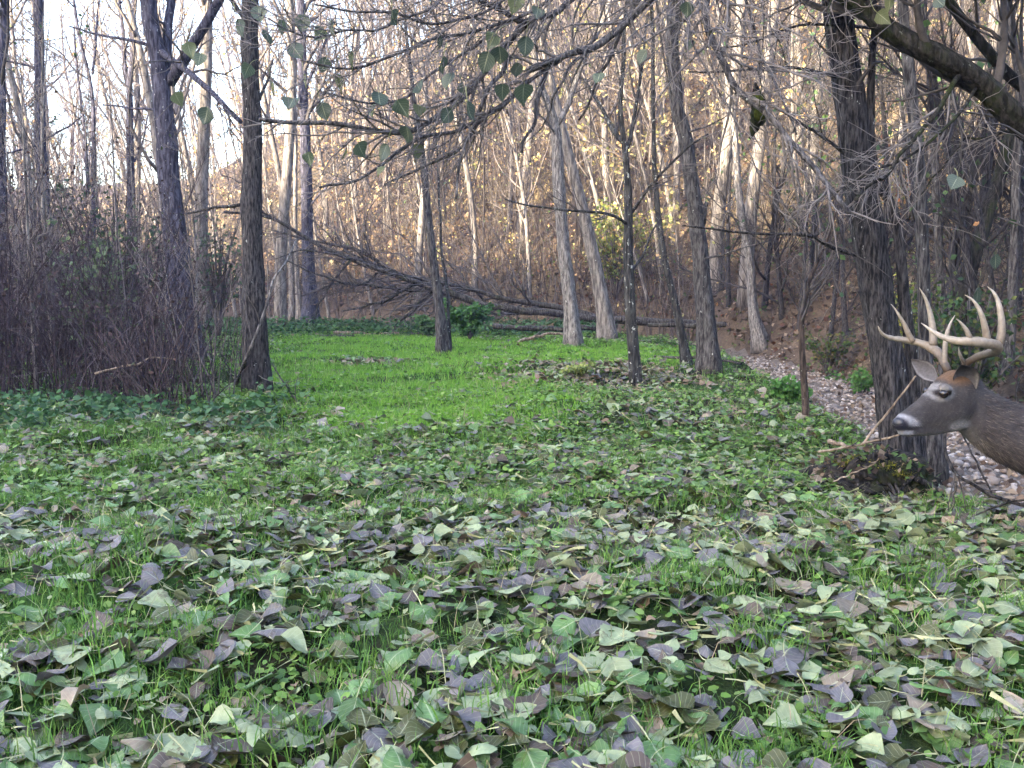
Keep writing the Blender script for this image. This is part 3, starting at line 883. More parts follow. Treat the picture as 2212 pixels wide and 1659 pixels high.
def far_wood():
    rng = np.random.default_rng(7)
    placed = []
    tries = 0
    want = 290
    while len(placed) < want and tries < 20000:
        tries += 1
        Y = 17 + 68 * rng.random() ** 1.15
        u = rng.uniform(-120, 2340) if rng.random() < .55 else rng.uniform(700, 1750)
        X = (u - CX) / FOC * Y
        s = float(creek_s([X], [Y])[0])
        if Y < 24 and X > -5.0 and s < 1.2: continue       # keep the clearing open
        if s > 0 and s < 1.2: continue
        if s < 0 and X > -4 - (Y - 20) * 0.2 and Y < 28: continue
        if X > 4.0 and Y < 19 and X < 7.5: continue
        if u < 820 and (Y < 30 or rng.random() < 0.5) and rng.random() < 0.5: continue
        gap = 0.9 + 0.02 * Y
        if any((X - a) ** 2 + (Y - b_) ** 2 < gap * gap for a, b_ in placed): continue
        placed.append((X, Y))
        k = int(rng.integers(0, len(PROTOS)))
        z = Hs(X, Y)
        if X < -6:
            zone, g = "in the left wood", "trees of the left wood"
        elif s > 0 and X > 6:
            zone, g = "on the right slope", "trees on the right slope"
        else:
            zone, g = "on the sunlit hillside", "trees on the sunlit hillside"
        lab = f"{FAR(Y)} {LOOK[k]} {zone}, {near_mark(u)}"
        put_tree(PROTOS[k], "wood_tree", (X, Y, z), rng.uniform(-0.5, 0.5), rng.uniform(0.8, 1.2), lab, g)
    n = 0
    while n < 230:
        Y = 9 + 42 * rng.random()
        u = rng.uniform(-60, 2280)
        X = (u - CX) / FOC * Y
        s = float(creek_s([X], [Y])[0])
        if -1.2 < s < 1.3: continue
        if s < 0 and (X > -3.2 - 0.12 * (Y - 9)): continue
        k = int(rng.integers(0, len(SAPL)))
        if X < -3:
            k = 3
            lab, g = f"{FAR(Y)} {SLOOK[k]} in the left undergrowth, {near_mark(u)}", "saplings in the left undergrowth"
        else:
            lab, g = f"{FAR(Y)} {SLOOK[k]} on the leafy hillside, {near_mark(u)}", "saplings on the hillside"
        put_tree(SAPL[k], "sapling", (X, Y, Hs(X, Y)), rng.uniform(0, 6.28), rng.uniform(0.7, 1.3), lab, g)
        n += 1
far_wood()
def slope_trees():
    rng = np.random.default_rng(23)
    looks = ["dark low-branched tree", "tall dark branchy tree", "small dark leaning tree", "dark twiggy tree"]
    spots = [(1575, 13.5), (1690, 15.5), (1720, 12.2), (1790, 17), (1830, 13.8), (1890, 11.8), (1925, 15), (1990, 10.8), (2040, 13.2), (2070, 9.8), (2110, 15.5), (2135, 11.2), (2175, 9.2), (2195, 13), (2230, 10.5), (1650, 18), (1750, 20), (2010, 18), (2150, 19), (1860, 20)]
    for i, (u, Y) in enumerate(spots):
        X = (u - CX) / FOC * Y
        while float(creek_s([X], [Y])[0]) < 1.5:
            Y += .3
            X = (u - CX) / FOC * Y
        k = i % 4
        put_tree(DARK[k], "slope_tree", (X, Y, Hs(X, Y)), rng.uniform(0, 6.28), rng.uniform(.8, 1.25), f"{looks[k]} on the right slope, {near_mark(u)}", "dark trees on the near right slope")
slope_trees()
def distant_stems():
    """the countless thin stems beyond, as one mass"""
    rng = np.random.default_rng(17)
    y = 27 + 62 * rng.random(3000)
    x = rng.uniform(-.58, .6, 3000) * y
    s = creek_s(x, y)
    m = (s > 3) & ((x > -6) | (rng.random(3000) < .45))
    x, y = x[m][:1000], y[m][:1000]
    n = len(x)
    h = rng.uniform(5, 12, n)
    k = 9
    t = np.linspace(0, 1, k)[None]
    ln = rng.normal(-.12, .14, n)
    P = np.empty((n, k, 3))
    P[:, :, 0] = x[:, None] + (ln * h)[:, None] * t ** 1.3 + .1 * np.sin(t * 6 + x[:, None])
    P[:, :, 1] = y[:, None] + (rng.normal(0, .06, n) * h)[:, None] * t
    P[:, :, 2] = H(x, y)[:, None] - .2 + h[:, None] * t
    R = rng.uniform(.018, .06, n)[:, None] * (1 - .8 * t)
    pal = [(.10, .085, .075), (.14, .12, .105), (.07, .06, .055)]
    mb = MB()
    V, F = tubes(P, R, 4, False)
    mb.add(V, F, np.repeat(pick_cols(rng, pal, n, .25), k * 4, 0))
    p2, r2 = grow(rng, P, R, 5600, .12, 1, (25, 65), (.12, .32), .5, .03, 5, .16, .15, rmin=.008)
    V, F = tubes(p2, r2, 3, False)
    mb.add(V, F, np.repeat(pick_cols(rng, pal, 5600, .25), 15, 0))
    p3, r3 = grow(rng, p2, r2, 13000, .1, 1, (25, 65), (.3, .7), .55, .012, 3, .2, .08, rmin=.006)
    V, F = tubes(p3, r3, 3, False)
    mb.add(V, F, np.repeat(pick_cols(rng, pal, 13000, .25), 9, 0))
    nl = 3500
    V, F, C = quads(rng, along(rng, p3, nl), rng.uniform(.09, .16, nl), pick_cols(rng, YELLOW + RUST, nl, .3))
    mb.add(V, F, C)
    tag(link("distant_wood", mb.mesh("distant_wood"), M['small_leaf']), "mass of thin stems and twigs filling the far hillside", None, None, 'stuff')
distant_stems()

# ------------------------------------------------------------------ fallen tree, logs, sticks, vine
def px_line(pts, y0, y1=None):
    y1 = y0 if y1 is None else y1
    n = len(pts)
    return [W(u, v, y0 + (y1 - y0) * i / (n - 1)) for i, (u, v) in enumerate(pts)]

def fallen_tree():
    rng = np.random.default_rng(41)
    Y = 20.0
    px = Y / FOC
    main = px_line([(1520, 702), (1490, 700), (1440, 697), (1320, 690), (1224, 681), (1137, 671), (1037, 654), (937, 622), (847, 594), (737, 552), (650, 506), (567, 463), (483, 458)], 20.5, 18.5)
    g = Hs(main[0][0], main[0][1])
    b = np.array([main[0][0], main[0][1], main[0][2]])
    t = thing("fallen_tree", "fallen dead tree slanting across the back of the clearing", "fallen tree", b)
    P = jitter_line(rng, smooth_line(main, 70, 2), 0.02)
    R = np.interp(np.linspace(0, 1, 70), [0, .35, .55, .8, 1], np.array([19, 16, 13, 8, 5]) * .5 * px)
    V, F = tubes(P[None], R[None], 12, True, 1 + 0.06 * rng.normal(size=(1, 70, 12)))
    link("trunk", new_mesh("trunk", V - b, F), M['log'], t)
    limbs = [([(1300, 690), (1240, 672), (1137, 655), (1080, 648), (1037, 630), (970, 615), (900, 600), (820, 580), (740, 540)], 14, 6, 20.2, 19.5),
             ([(940, 622), (880, 630), (800, 612), (720, 610), (650, 640)], 8, 3, 19.6, 19.2), ([(900, 612), (850, 640), (800, 660), (740, 672)], 7, 3, 19.6, 18.8),
             ([(860, 598), (800, 550), (740, 530), (670, 520), (600, 500)], 9, 4, 19.4, 19.8), ([(940, 620), (905, 655), (870, 690), (850, 705)], 9, 5, 19.6, 19.2),
             ([(820, 585), (780, 620), (700, 600), (610, 560)], 6, 2, 19.3, 18.4), ([(760, 560), (700, 540), (640, 540), (590, 560)], 5, 2, 19.0, 18.4),
             ([(760, 560), (720, 600), (690, 660), (680, 690)], 6, 3, 19.0, 18.8), ([(1050, 655), (1000, 600), (960, 560), (930, 530)], 6, 2, 20, 20.4),
             ([(640, 500), (560, 450), (480, 440), (420, 470)], 5, 2, 18.8, 18.2), ([(1160, 675), (1130, 620), (1140, 560)], 5, 2, 20, 20.5)]
    LP, LR = [], []
    for p, w0, w1, a, c in limbs:
        lp = jitter_line(rng, smooth_line(px_line(p, a, c), 18, 2), 0.02)
        lr = np.linspace(w0, w1, 18) * .5 * px
        V, F = tubes(lp[None], lr[None], 7)
        link("limb", new_mesh("limb", V - b, F), M['log'], t)
        LP.append(lp)
        LR.append(lr)
    LP, LR = np.array(LP), np.array(LR)
    p2, r2 = grow(rng, LP, LR, 230, 0.2, 1, (25, 60), (0.25, 0.6), 0.5, 0.02, 7, 0.2, 0.03, rmin=0.006)
    p3, r3 = grow(rng, p2, r2, 850, 0.1, 1, (25, 60), (0.3, 0.7), 0.55, 0.01, 5, 0.2, 0.02, rmin=0.0045)
    mb = MB()
    mb.add(*tubes(p2, r2, 4), TWIG_GREY * 1.2)
    mb.add(*tubes(p3, r3, 3), TWIG_GREY * 1.3)
    tag(link("twigs", mb.mesh("twigs", b), M['twig'], t), kind='stuff')
fallen_tree()

def log(name, label, pts, y0, y1, w0, w1, mat, cat="log", sides=10, side_twigs=0, seed=0, lift=None, group=None, col=None, sink=True):
    rng = np.random.default_rng(seed + 500)
    q = np.array(px_line(pts, y0, y1))
    if lift is not None:                      # lies on the ground: take the height from the terrain
        for p in q:
            p[2] = Hs(p[0], p[1]) + lift
    P = jitter_line(rng, smooth_line(q, 26, 2), 0.004 * y0 / 5)
    R = np.linspace(w0, w1, 26) * .5 * (y0 + y1) / 2 / FOC
    o = q[0].copy()
    V, F = tubes(P[None], R[None], sides, True, 1 + 0.05 * rng.normal(size=(1, 26, sides)))
    if not side_twigs:
        ob = link(name, new_mesh(name, V - o, F, None if col is None else np.broadcast_to(col, V.shape)), M[mat], loc=o)
        return tag(ob, label, cat, group)
    t = thing(name, label, cat, o, group)
    link("stem", new_mesh("stem", V - o, F, None if col is None else np.broadcast_to(col, V.shape)), M[mat], t)
    p2, r2 = grow(rng, P[None], R[None], side_twigs, 0.25, 0.95, (25, 55), (0.2, 0.45), 0.6, 0.02, 7, 0.15, 0.03, rmin=0.002)
    for a, c in zip(p2, r2):
        V, F = tubes(a[None], c[None], 5)
        link("twig", new_mesh("twig", V - o, F, np.broadcast_to(TWIG_GREY * 1.1, V.shape)), M['twig'], t)
    return t
log("fallen_log", "pale barkless log lying at the far edge of the grass", [(720, 727), (790, 722), (862, 722)], 19.0, 19.0, 8, 7, 'log_bare', lift=0.06, seed=1)
log("fallen_log", "thin crooked log in front of the pale barkless one", [(690, 730), (760, 733), (830, 732), (885, 728)], 18.2, 18.4, 7, 5, 'log', lift=0.04, seed=2)
log("fallen_log", "short bark covered log left of the green bush", [(880, 720), (920, 723), (945, 722)], 18.8, 18.6, 8, 8, 'log', lift=0.05, seed=3)
log("fallen_log", "dark heavy log lying under the fallen tree", [(1065, 705), (1130, 710), (1230, 708), (1330, 712)], 18.5, 18.8, 11, 12, 'log', seed=4)
log("fallen_log", "dark log end between the stubbed tree and the slope", [(1400, 702), (1480, 703), (1568, 701)], 17.5, 17.0, 9, 11, 'log', seed=5)
log("bent_branch", "bent bare branch lying right of the green bush", [(1118, 741), (1150, 727), (1185, 720), (1222, 722)], 16.4, 16.6, 7, 5, 'log_bare', "branch", seed=6, side_twigs=3)
log("leaning_stick", "dark forked stick leaning out of the grass right of the vine tree", [(657, 909), (645, 872), (617, 835), (588, 785)], 7.6, 7.9, 6, 2.5, 'bark_lichen', "stick", 7, 4, 7)
log("dead_branch", "pale dead branch arching through the left brush", [(205, 808), (250, 795), (300, 785), (340, 770), (385, 777)], 7.4, 7.6, 6, 3, 'log_bare', "branch", 7, 4, 8)
log("slanting_stick", "pale straight stick propped slanting against the furrowed tree", [(1862, 962), (1900, 912), (1945, 855), (1978, 812)], 4.75, 4.6, 6, 4, 'log_bare', "stick", 8, 0, 9)
log("long_stick", "long bare stick lying over the mossy stump", [(1768, 976), (1850, 962), (1900, 952), (1945, 938)], 4.85, 4.55, 6, 4, 'log_bare', "stick", 8, 3, 10)
log("broken_stick", "thick broken stick end poking from the mossy stump", [(1790, 953), (1815, 962), (1850, 968)], 5.0, 4.85, 11, 7, 'log_bare', "stick", 8, 0, 11)
log("thin_stick", "thin pale stick lying slanted in front of the mossy stump", [(1800, 1040), (1840, 1022), (1890, 1002)], 4.5, 4.5, 4, 2.5, 'log_bare', "stick", 6, 0, 12)
log("drooping_branch", "dark forked branch drooping over the creek below the buck", [(2045, 900), (2040, 950), (2046, 995), (2072, 1032), (2120, 1060), (2180, 1085), (2240, 1100)], 4.1, 3.9, 7, 8, 'bark_furrow', "branch", 8, 6, 13)
log("bare_branch", "long thin bare branch lying across the lower right bank", [(2050, 1132), (2110, 1112), (2160, 1090), (2225, 1078)], 3.9, 3.9, 3.5, 5, 'log', "branch", 7, 3, 14)
log("root_twig", "short grey twig standing by the lower right bank", [(2050, 1125), (2060, 1080), (2066, 1040)], 4.0, 4.0, 6, 5, 'log', "twig", 7, 0, 15)
log("hanging_twig", "thin dark twig slanting behind the buck's throat", [(2068, 920), (2105, 985), (2130, 1040), (2145, 1075)], 4.3, 4.3, 4, 4, 'bark_furrow', "twig", 7, 2, 16)
log("fallen_pole", "thin pole lying on the leafy slope behind the bank trees", [(1560, 690), (1610, 715), (1680, 735)], 15.5, 15.0, 5, 4, 'log', lift=0.08, seed=17)
log("bank_pole", "thin weathered pole lying along the creek edge", [(1415, 722), (1470, 748), (1560, 790), (1600, 805)], 13.2, 12.0, 6, 5, 'log', lift=0.06, seed=18)
log("grass_twig", "dark twig lying in the brown patch of the grass", [(1120, 796), (1160, 794), (1205, 797)], 11.5, 11.5, 3, 2, 'log', "twig", 6, 2, 19, lift=0.03)
log("bent_twig", "thin dark twig slanting in the grass below the lichen tree", [(1330, 836), (1370, 855), (1410, 880)], 8.6, 8.0, 2.5, 2, 'bark_furrow', "twig", 6, 2, 20)

# the vine on the fluted tree
def vine():
    b = hit(508, 838)
    y = hit(560, 850)[1] - 0.17
    pts = [b, W(520, 800, y), W(548, 737, y - 0.02), W(570, 680, y - .02), W(582, 637, y), W(590, 600, y + .1), W(617, 571, y + .3), W(640, 520, y + .5)]
    P = smooth_line(pts, 40, 2)
    t = thing("climbing_vine", "pale woody vine slanting across the fluted tree trunk", "vine", b)
    V, F = tubes(P[None], np.linspace(.024, .008, 40)[None], 8)
    link("stem", new_mesh("stem", V - b, F), M['log_bare'] if False else M['bark_pale'], t)
    rng = np.random.default_rng(3)
    p2, r2 = grow(rng, P[None], np.linspace(.024, .008, 40)[None], 9, .1, 1, (15, 50), (.2, .5), .5, .006, 9, .15, .1, rmin=.003)
    for a, c in zip(p2, r2):
        V, F = tubes(a[None], c[None], 5)
        link("tendril", new_mesh("tendril", V - b, F, np.broadcast_to(TWIG_GREY * 1.5, V.shape)), M['twig'], t)
vine()

# the sapling standing in the creek bed
def creek_sapling():
    rng = np.random.default_rng(8)
    b = hit(1742, 911)
    Y = b[1]
    t = thing("creek_sapling", "thin brown sapling standing in the stony creek bed", "sapling", b)
    P = smooth_line([b - np.array([0, 0, .1])] + [W(u, v, Y) for u, v in [(1740, 860), (1735, 804), (1730, 704), (1736, 654), (1750, 600), (1775, 545), (1792, 504), (1810, 440)]], 40, 2)
    R = np.linspace(.032, .008, 40)
    V, F = tubes(P[None], R[None], 9)
    link("trunk", new_mesh("trunk", V - b, F), M['bark_brown'], t)
    p1, r1 = grow(rng, P[None], R[None], 12, .4, .95, (20, 50), (.25, .5), .6, .02, 10, .12, .1, rmin=.004)
    p2, r2 = grow(rng, p1, r1, 60, .15, 1, (20, 55), (.3, .6), .6, .01, 7, .2, .03, rmin=.0025)
    mb = MB()
    mb.add(*tubes(p1, r1, 5), TWIG_GREY * 1.2)
    mb.add(*tubes(p2, r2, 4), TWIG_GREY * 1.2)
    link("crown", mb.mesh("crown", b), M['twig'], t)
creek_sapling()

# mossy stump and root mass under the furrowed tree
def lump(rng, c, rad, amp=0.25, sub=4, sq=1.0):
    bm = bmesh.new()
    bmesh.ops.create_icosphere(bm, subdivisions=sub, radius=1.0)
    V = np.array([v.co[:] for v in bm.verts])
    F = np.array([[v.index for v in f.verts] for f in bm.faces])
    bm.free()
    f = rng.normal(size=(6, 3)) * 2.2
    g = rng.normal(size=(6, 3)) * 5.5
    ph = rng.uniform(0, 6.28, 6)
    n = sum(np.sin(V @ f[i] + ph[i]) for i in range(6)) / 6 + 0.45 * sum(np.sin(V @ g[i] + ph[i]) for i in range(6)) / 6 + (0.3 * sum(np.sin(V @ g[i] * 2.6 + ph[i] * 3) for i in range(6)) / 6 if sub > 4 else 0)
    V = V * (1 + amp * n)[:, None]
    return V * np.asarray(rad)[None] + np.asarray(c)[None], F
def stump():
    rng = np.random.default_rng(9)
    c = W(1860, 1000, 4.95)
    c[2] = Hs(c[0], c[1])
    t = thing("mossy_stump", "dark rotten stump with yellow green moss on the creek bank", "stump", c)
    V, F = lump(rng, (0.02, 0, 0.04), (0.26, 0.2, 0.16), 0.6, 5)
    link("root_mass", new_mesh("root_mass", V, F), M['rot'], t)
    V, F = lump(rng, (0.17, 0.03, 0.02), (0.2, 0.18, 0.13), 0.65, 5)
    link("root_mass", new_mesh("root_mass", V, F), M['rot'], t)
    for i, (x, y, z, r) in enumerate([(-0.02, -0.06, 0.185, .07), (0.07, -0.1, 0.16, .06), (0.16, -0.12, 0.12, .05), (-.1, -.05, .16, .035)]):
        q = rng.normal(size=(420, 3)) * np.array([r * .62, r * .5, r * .17]) + np.array([x, y, z])
        V, F, C = quads(rng, q, rng.uniform(.006, .014, 420), pick_cols(rng, [(.17, .17, .02), (.10, .11, .015), (.24, .22, .03), (.06, .07, .012)], 420, .3), .8)
        tag(link("moss_cushion", new_mesh("moss_cushion", V, F, C), M['small_leaf'], t), kind='stuff')
    q = np.stack([rng.uniform(-.28, .34, 260), rng.uniform(-.22, .15, 260), np.zeros(260)], 1)
    rr = np.hypot((q[:, 0] - .05) / .32, q[:, 1] / .24)
    q[:, 2] = .05 + .17 * np.sqrt(np.clip(1 - rr ** 2, 0, 1))
    V, F, C = quads(rng, q, rng.uniform(.015, .05, 260), pick_cols(rng, [(.12, .085, .06), (.2, .15, .1), (.07, .05, .04), (.09, .15, .04), (.06, .11, .03)], 260, .3), .5)
    tag(link("litter", new_mesh("litter", V, F, C), M['small_leaf'], t), kind='stuff')
    for i in range(16):
        a = rng.uniform(-2.8, -0.3)
        p0 = np.array([rng.uniform(-.15, .25), -.1, .1])
        p1 = p0 + np.array([math.cos(a) * .12, math.sin(a) * .06, -.05])
        p2 = p1 + np.array([math.cos(a) * .1, math.sin(a) * .05, -.1])
        V, F = tubes(smooth_line([p0, p1, p2], 8)[None], np.linspace(.012, .005, 8)[None], 5)
        link("root", new_mesh("root", V, F), M['bark_furrow'], t)
stump()
# mossy dead stub hanging in the boughs
def clump():
    c = W(1634, 225, 4.75)
    rng = np.random.default_rng(10)
    t = thing("mossy_stub", "mossy broken branch stub hanging among the right boughs", "branch", c)
    P = np.array([W(1632, 178, 4.72), W(1636, 215, 4.75), W(1640, 250, 4.75), W(1628, 280, 4.75), W(1620, 300, 4.75)]) - c
    V, F = tubes(smooth_line(P, 24)[None], (np.interp(np.linspace(0, 1, 24), [0, .3, .6, 1], [.004, .034, .042, .006]) * (1 + .15 * rng.normal(size=24)))[None], 10)
    link("stub", new_mesh("stub", V, F), M['bark_moss'], t)
    for i in range(3):
        V, F = lump(rng, P[2] * 0.6 + rng.normal(size=3) * .03, (.03, .03, .045), .4, 2)
        link("moss_cushion", new_mesh("moss_cushion", V, F, np.broadcast_to(np.array((.07, .085, .015)), V.shape)), M['moss'], t)
clump()

# ------------------------------------------------------------------ leaves
def leaf_shape(rng, rows=6, cols=3, teeth=0.0, fold=0.25, curl=0.3, twist=0.2, petiole=True, ps=4):
    """a heart to triangle shaped leaf, unit length along +x, lying near z=0; cols per half"""
    tt = np.linspace(0, 1, rows)
    prof = np.interp(tt, [0, .05, .14, .28, .45, .65, .83, 1], [0.06, .32, .46, .50, .43, .27, .11, 0.0] if rng.random() < .5 else [.05, .20, .36, .47, .49, .40, .22, 0.0]) * rng.uniform(.7, 1.12)
    if teeth:
        prof = prof * (1 + teeth * (np.arange(rows) % 2 - .5))
    vv = np.linspace(-1, 1, cols * 2 + 1)
    T, Vv = np.meshgrid(tt, vv, indexing='ij')
    x = T + 0.06 * np.abs(Vv) * (-1) * (1 - T)
    y = Vv * prof[:, None]
    ph = rng.uniform(0, 6.28, 3)
    z = fold * 1.6 * np.abs(y) ** 1.5 + curl * ((T - .5) ** 2 - .1) + twist * y * (T - .4) + .05 * np.sin(7 * T + ph[0]) * np.abs(Vv) + .04 * np.sin(5 * Vv + ph[1])
    V = np.stack([x - .45, y, z], -1).reshape(-1, 3)
    nc = cols * 2 + 1
    i = (np.arange(rows - 1)[:, None] * nc + np.arange(nc - 1)[None]).ravel()
    F = np.stack([i, i + nc, i + nc + 1, i + 1], -1)
    UV = np.stack([T, Vv * .5 + .5], -1).reshape(-1, 2)
    isp = np.zeros(len(V))
    if petiole:
        b = rng.uniform(-.5, .5)
        L = rng.uniform(.5, .95)
        s = np.linspace(0, 1, ps)
        zz0 = V[cols, 2]
        px_ = -.45 - s * L
        py = b * s * s
        w = .014
        a_ = np.stack([px_, py + w, zz0 + .1 * s * (1 - s) + rng.uniform(-.05, .12) * s + w], -1)
        c_ = np.stack([px_, py - w, zz0 + .1 * s * (1 - s) + rng.uniform(-.05, .12) * s], -1)
        n0 = len(V)
        V = np.vstack([V, np.stack([a_, c_], 1).reshape(-1, 3)])
        j = n0 + np.arange(ps - 1) * 2
        F = np.vstack([F, np.stack([j, j + 1, j + 3, j + 2], -1)])
        UV = np.vstack([UV, np.full((2 * ps, 2), (.3, .9))])
        isp = np.concatenate([isp, np.ones(2 * ps)])
    return V, F, UV, isp

LEAF_PAL = {   # name: (colour, share)
    'pale grey-green': ((0.235, 0.28, 0.145), .29), 'grey-purple': ((0.12, 0.107, 0.108), .20), 'olive': ((0.06, 0.066, 0.012), .19),
    'brown': ((0.075, 0.052, 0.036), .12), 'green': ((0.095, 0.18, 0.05), .20), 'tan': ((0.24, 0.19, 0.13), .04)}
_names = list(LEAF_PAL)
_shares = np.array([LEAF_PAL[n][1] for n in _names])
_shares /= _shares.sum()
PET = np.array((0.36, 0.37, 0.18))

def rot_mats(rng, n, tilt=0.25):
    a = rng.uniform(0, 2 * math.pi, n)
    tx = rng.normal(0, tilt, n)
    ty = rng.normal(0, tilt, n)
    flip = np.where(rng.random(n) < .5, 1.0, -1.0)
    ca, sa = np.cos(a), np.sin(a)
    Rz = np.zeros((n, 3, 3)); Rz[:, 0, 0] = ca; Rz[:, 0, 1] = -sa; Rz[:, 1, 0] = sa; Rz[:, 1, 1] = ca; Rz[:, 2, 2] = 1
    Rx = np.zeros((n, 3, 3)); Rx[:, 0, 0] = 1; Rx[:, 1, 1] = np.cos(tx); Rx[:, 1, 2] = -np.sin(tx); Rx[:, 2, 1] = np.sin(tx); Rx[:, 2, 2] = np.cos(tx)
    Ry = np.zeros((n, 3, 3)); Ry[:, 1, 1] = 1; Ry[:, 0, 0] = np.cos(ty); Ry[:, 0, 2] = np.sin(ty); Ry[:, 2, 0] = -np.sin(ty); Ry[:, 2, 2] = np.cos(ty)
    S = np.zeros((n, 3, 3)); S[:, 0, 0] = 1; S[:, 1, 1] = flip; S[:, 2, 2] = flip
    return Rx @ Ry @ Rz @ S

def in_view(x, y, m=0.12):
    return np.abs(x) < (0.521 + m) * y + 0.25

# share of leaf cover over the ground: thick in the near clearing, thinning into the grass
def path_mask(x, y):
    c = np.interp(y, [5.8, 7.5, 9, 12, 16, 20], [-0.5, -0.75, -1.0, -1.55, -1.9, -2.6])
    hw = np.interp(y, [5.8, 7.5, 9, 12, 16, 20], [0.35, 0.95, 1.15, 1.5, 1.6, 1.7])
    p = sm(1.65, 0.55, np.abs(x - c) / hw + .25 * wav(x, y, 1.3, 2.7)) * sm(5.9, 7.2, y) * sm(21, 18, y)
    q = sm(1.2, .7, np.hypot((x - 0.6) / 2.4, (y - 14.3) / 2.6))
    bare = sm(.8, 0.4, np.hypot((x + 1.75) / 1.1, (y - 12.2) / 1.3)) * .75
    return np.clip(np.maximum(p, q * .85) - bare, 0, 1)
def leaf_cover(x, y):
    d = sm(7.6, 5.0, y + 0.25 * x) + 0.10
    d = d * (0.62 + 0.5 * wav(x, y, 1.7, 6.0) * 0.8 + 0.2 * sm(-2, 1, x))
    d = d * (1 - 0.45 * sm(-0.9, -2.0, x / np.maximum(y, 1) * 4) * sm(2.0, 3.0, y))
    return np.clip(d, 0.03, 1.0) * (1 - 0.75 * path_mask(x, y))

def scatter(rng, n, ylo, yhi, power=1.0, dens=None, xr=None, m=0.12):
    out_x, out_y = [], []
    got = 0
    while got < n:
        k = max(4000, n)
        y = ylo + (yhi - ylo) * rng.random(k) ** power
        hw = (0.521 + m) * y + .25
        x = rng.uniform(-1, 1, k) * hw
        keep = rng.random(k) < hw / ((0.521 + m) * yhi + .25) if power == 1.0 else np.ones(k, bool)
        s = creek_s(x, y)
        keep &= s < -1.02
        if dens is not None:
            keep &= rng.random(k) < dens(x, y)
        out_x.append(x[keep]); out_y.append(y[keep])
        got += keep.sum()
    return np.concatenate(out_x)[:n], np.concatenate(out_y)[:n]

